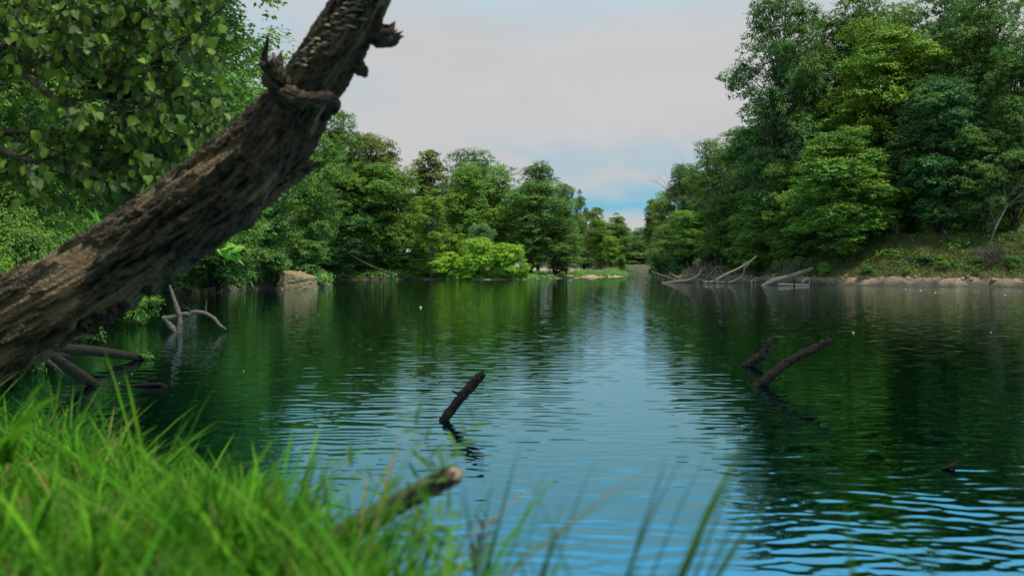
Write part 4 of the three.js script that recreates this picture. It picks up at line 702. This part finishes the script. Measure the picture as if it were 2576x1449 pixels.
{
  const r = mulberry(606), b = { p: [], c: [], i: [] };
  for (let i = 0, made = 0; i < 160000 && made < 19000; i++) {
    const d = 0.75 + 4.6 * r(), x = -4.2 + 4.6 * r(), s = riverDistance(x, d); if (s < 0.05) continue;
    if (x / d < -0.72 || x / d > 0.16) continue;
    const cl = fbm2(x * 2.6, d * 2.6, 2); if (cl < -0.25 && r() < 0.6) continue;
    const edge = 1 - sstep(0.1, 0.9, s), h = 0.17 + 0.3 * r() * r() + 0.32 * Math.max(0, cl);
    const v = 0.55 + 0.65 * r(), y = r() * r(), c = r() < 0.07 ? [0.2 * v, 0.16 * v, 0.05 * v] : [lerp(0.034, 0.125, y) * v, lerp(0.15, 0.33, y) * v, lerp(0.003, 0.007, y) * v];
    blade(b, V(x, groundHeight(x, d) - 0.02, -d), r() * 6.28, h, 0.005 + 0.006 * r(), h * (0.15 + 0.95 * r()), h * (0.05 + 0.5 * r() * r()), c, gauss(r) * 1.4); made++;
  }
  // broad weed blades among the finer grass
  for (let i = 0; i < 260; i++) { const d = 1.0 + 2.6 * r(), x = -3.4 + 3.4 * r(); if (riverDistance(x, d) < 0.1 || x / d < -0.7) continue; const h = 0.26 + 0.26 * r(), v = 0.8 + 0.4 * r(); blade(b, V(x, groundHeight(x, d) - 0.02, -d), r() * 6.28, h, 0.012 + 0.008 * r(), h * (0.1 + 0.5 * r()), h * 0.2 * r(), [0.075 * v, 0.22 * v, 0.012 * v], gauss(r) * 0.6); }
  const m = solo('grass', buildBlades(b), grassMat, 'lush bright green grass on the near bank, lower left', 'grass'); m.userData.kind = 'stuff';
}
// single tall tufts along the edge
const gg = 'tall grass tufts at the edge of the near bank';
for (const [x, y, d, n, h, lean, seed, dark, label] of [[140, 1060, 3.1, 6, 0.36, 0.1, 1, 0, 'upright grass tuft at the left below the trunk foot'], [370, 1090, 2.8, 7, 0.42, 0.18, 2, 0, 'tall arching grass tuft in front of the thin bent twig'], [560, 1160, 2.4, 6, 0.34, 0.2, 3, 0, 'grass tuft leaning over the dark water'], [720, 1230, 2.1, 7, 0.34, 0.12, 4, 0, 'curling grass tuft at the rim of the bright grass'], [930, 1330, 1.9, 7, 0.42, 0.2, 5, 0, 'tall grass tuft beside the foreground log'], [800, 1420, 1.75, 20, 0.3, 0.3, 11, 0, 'thick grass tuft burying the foot of the foreground log'], [880, 1420, 1.7, 14, 0.26, 0.35, 12, 0, 'low spreading tuft under the foreground log'], [1150, 1449, 1.8, 7, 0.4, 0.16, 6, 1, 'dim grass tuft just right of the foreground log'], [1260, 1460, 1.6, 6, 0.42, 0.14, 7, 1, 'single-stalked grass tuft rising before the blue water'], [1440, 1470, 1.5, 9, 0.34, 0.22, 8, 1, 'fan of dark grass blades at the bottom, left of the last fan'], [1540, 1480, 1.45, 8, 0.32, 0.22, 9, 1, 'blurred fan of grass blades at the bottom middle'], [2240, 1560, 1.3, 2, 0.12, 0.14, 10, 1, 'few out-of-focus grass blades at the bottom right']]) {
  const r = mulberry(900 + seed), g0 = P(x, y, d), gy = Math.min(g0.y, Math.max(groundHeight(g0.x, d), 0.02)), b = { p: [], c: [], i: [] }, o = V(g0.x, gy, g0.z), H = h + Math.max(0, g0.y - gy - h * 0.6);
  for (let k = 0; k < n * (dark ? 1.6 : 1); k++) { const v = 0.7 + 0.5 * r(), y2 = r(); blade(b, V(gauss(r) * 0.05, 0, gauss(r) * 0.05), (r() < 0.75 ? -0.3 + 0.6 * r() : 2.6 + r()), H * (0.8 + 0.45 * r()), (dark ? 0.017 : 0.01) + 0.007 * r(), H * lean * (0.6 + 1.6 * r()), H * 0.12 * r(), dark ? [0.05 * v, 0.13 * v, 0.012 * v] : [lerp(0.06, 0.11, y2) * v, lerp(0.18, 0.27, y2) * v, 0.01 * v], gauss(r) * 0.4); }
  solo('grass_tuft', buildBlades(b), grassMat, label, 'grass', gg, o);
}
// broad-bladed weed at the left edge, and shoots behind the trunk
{
  const b = { p: [], c: [], i: [] }, o = P(20, 1120, 2.5), r = mulberry(71);
  for (const [a, h, w, l] of [[0.1, 0.26, 0.05, 0.16], [0.5, 0.2, 0.045, 0.2], [-0.4, 0.3, 0.04, 0.1], [2.4, 0.24, 0.045, 0.1], [1.0, 0.16, 0.05, 0.18]]) blade(b, V(gauss(r) * 0.02, -0.05, gauss(r) * 0.02), a, h, w, l, 0.06, [0.085, 0.25, 0.012], 0.4);
  solo('broad_weed', buildBlades(b), grassMat, 'broad bright weed leaves at the left edge under the trunk', 'plant', null, o);
}
for (const [x, y, d, seed, label] of [[190, 545, 6.2, 1, 'bright grassy shoot behind the leaning trunk, the lowest'], [265, 505, 6.2, 2, 'bright grassy shoot behind the leaning trunk, the middle one'], [350, 445, 6.3, 3, 'bright grassy shoot with a reddish tip above the trunk'], [110, 625, 6.1, 4, 'low bright grassy shoot over the trunk near the left edge']]) {
  const r = mulberry(70 + seed), b = { p: [], c: [], i: [] }, o = P(x, y + 75, 5.02), H = 75 / FX * 5;
  for (let k = 0; k < 5; k++) blade(b, V(gauss(r) * 0.05, -0.03, gauss(r) * 0.03), (r() < 0.5 ? 0 : 3.1) + gauss(r) * 0.6, H * (0.7 + 0.5 * r()), 0.014, 0.03 + 0.08 * r(), 0.04 * r(), [0.11, 0.30, 0.02], gauss(r) * 0.5);
  solo('grassy_shoot', buildBlades(b), grassMat, label, 'plant', 'grassy shoots behind the leaning trunk', o);
}
// the log end in the grass and the willow shoots round it
{
  const A = P(620, 1480, 2.3), B = P(1000, 1268, 2.2), C = P(1142, 1192, 2.12), o = P(960, 1290, 2.2), t = thing('broken_branch', 'thick broken branch poking out of the near grass over the water', 'branch', o);
  const shade = (tt, a, n) => { const q = 1 + n * 2.2; return [0.045 * q, 0.035 * q, 0.026 * q].map((v) => Math.max(0.01, v)); };
  const mt = new THREE.MeshStandardMaterial({ vertexColors: true, roughness: 0.9, bumpMap: barkBump, bumpScale: 0.004 });
  part(t, 'stem', limb([A, B, C], [0.031, 0.028, 0.026], { seg: 40, rad: 22, rough: 0.14, freq: 22, origin: o, jag: 0.35, col: shade }), mt);
  part(t, 'broken_end', limb([P(1128, 1199, 2.125), P(1150, 1189, 2.11)], [0.023, 0.015], { seg: 6, rad: 18, rough: 0.35, freq: 60, seed: 4, origin: o, jag: 0.5, col: (a, b, n) => [0.2 + n * 0.2, 0.155 + n * 0.16, 0.10 + n * 0.1] }), mt);
}
const gwl = 'willow shoots round the broken branch';
for (const [x, y, d, seed, dir, label] of [[1000, 1330, 2.05, 1, [0.15, 1, 0.1], 'thin willow shoot rising left of the broken branch end'], [1085, 1230, 2.1, 2, [0.3, 0.8, 0.1], 'willow shoot on top of the broken branch end'], [1060, 1300, 2.0, 3, [0.5, -0.9, 0.1], 'willow shoot hanging below the broken branch'], [1020, 1400, 1.95, 4, [0.35, 0.6, 0.2], 'willow shoot low under the broken branch'], [1180, 1440, 1.9, 5, [0.1, 0.9, 0], 'dry dark-leaved shoot standing right of the broken branch']])
  sprig('willow_shoot', label, P(x, y, d), 50 + seed, 8, seed === 5 ? 0.035 : 0.055, seed === 5 ? 0.009 : 0.0105, seed === 5 ? 0.12 : 0.2, seed === 5 ? M.bark : willowMat, V(...dir), gwl, seed === 5 ? 2 : 3);

// ---------------------------------------------------------------- pale flecks floating on the river
{
  const g = new THREE.SphereGeometry(1, 8, 4), m = new THREE.MeshStandardMaterial({ color: lin(0.5, 0.5, 0.44), roughness: 0.7 }), leafy = new THREE.MeshStandardMaterial({ color: lin(0.5, 0.47, 0.25), roughness: 0.7 });
  for (const [x, y, s] of [[2148, 837, 5], [2355, 736, 4], [2318, 731, 4], [1058, 773, 7], [612, 935, 3], [330, 941, 2.5], [298, 965, 3], [2530, 742, 3], [2495, 836, 3], [2612, 744, 2], [800, 792, 2.5], [745, 795, 2.5], [1280, 925, 2.5], [2280, 728, 3]]) {
    const p = WATER(x, y), k = s / FX * Math.hypot(p.z) * 0.5; const o = solo('floating_leaf', g, s > 4.5 ? leafy : m, 'small pale fleck floating on the river', 'leaf', 'pale flecks floating on the river', V(p.x, 0.008, p.z)); o.scale.set(k, k * 0.35, k * 1.6);
  }
}
scene.traverse((o) => { if (o.isMesh) { o.castShadow = true; o.receiveShadow = true; } });
renderer.render(scene, camera);
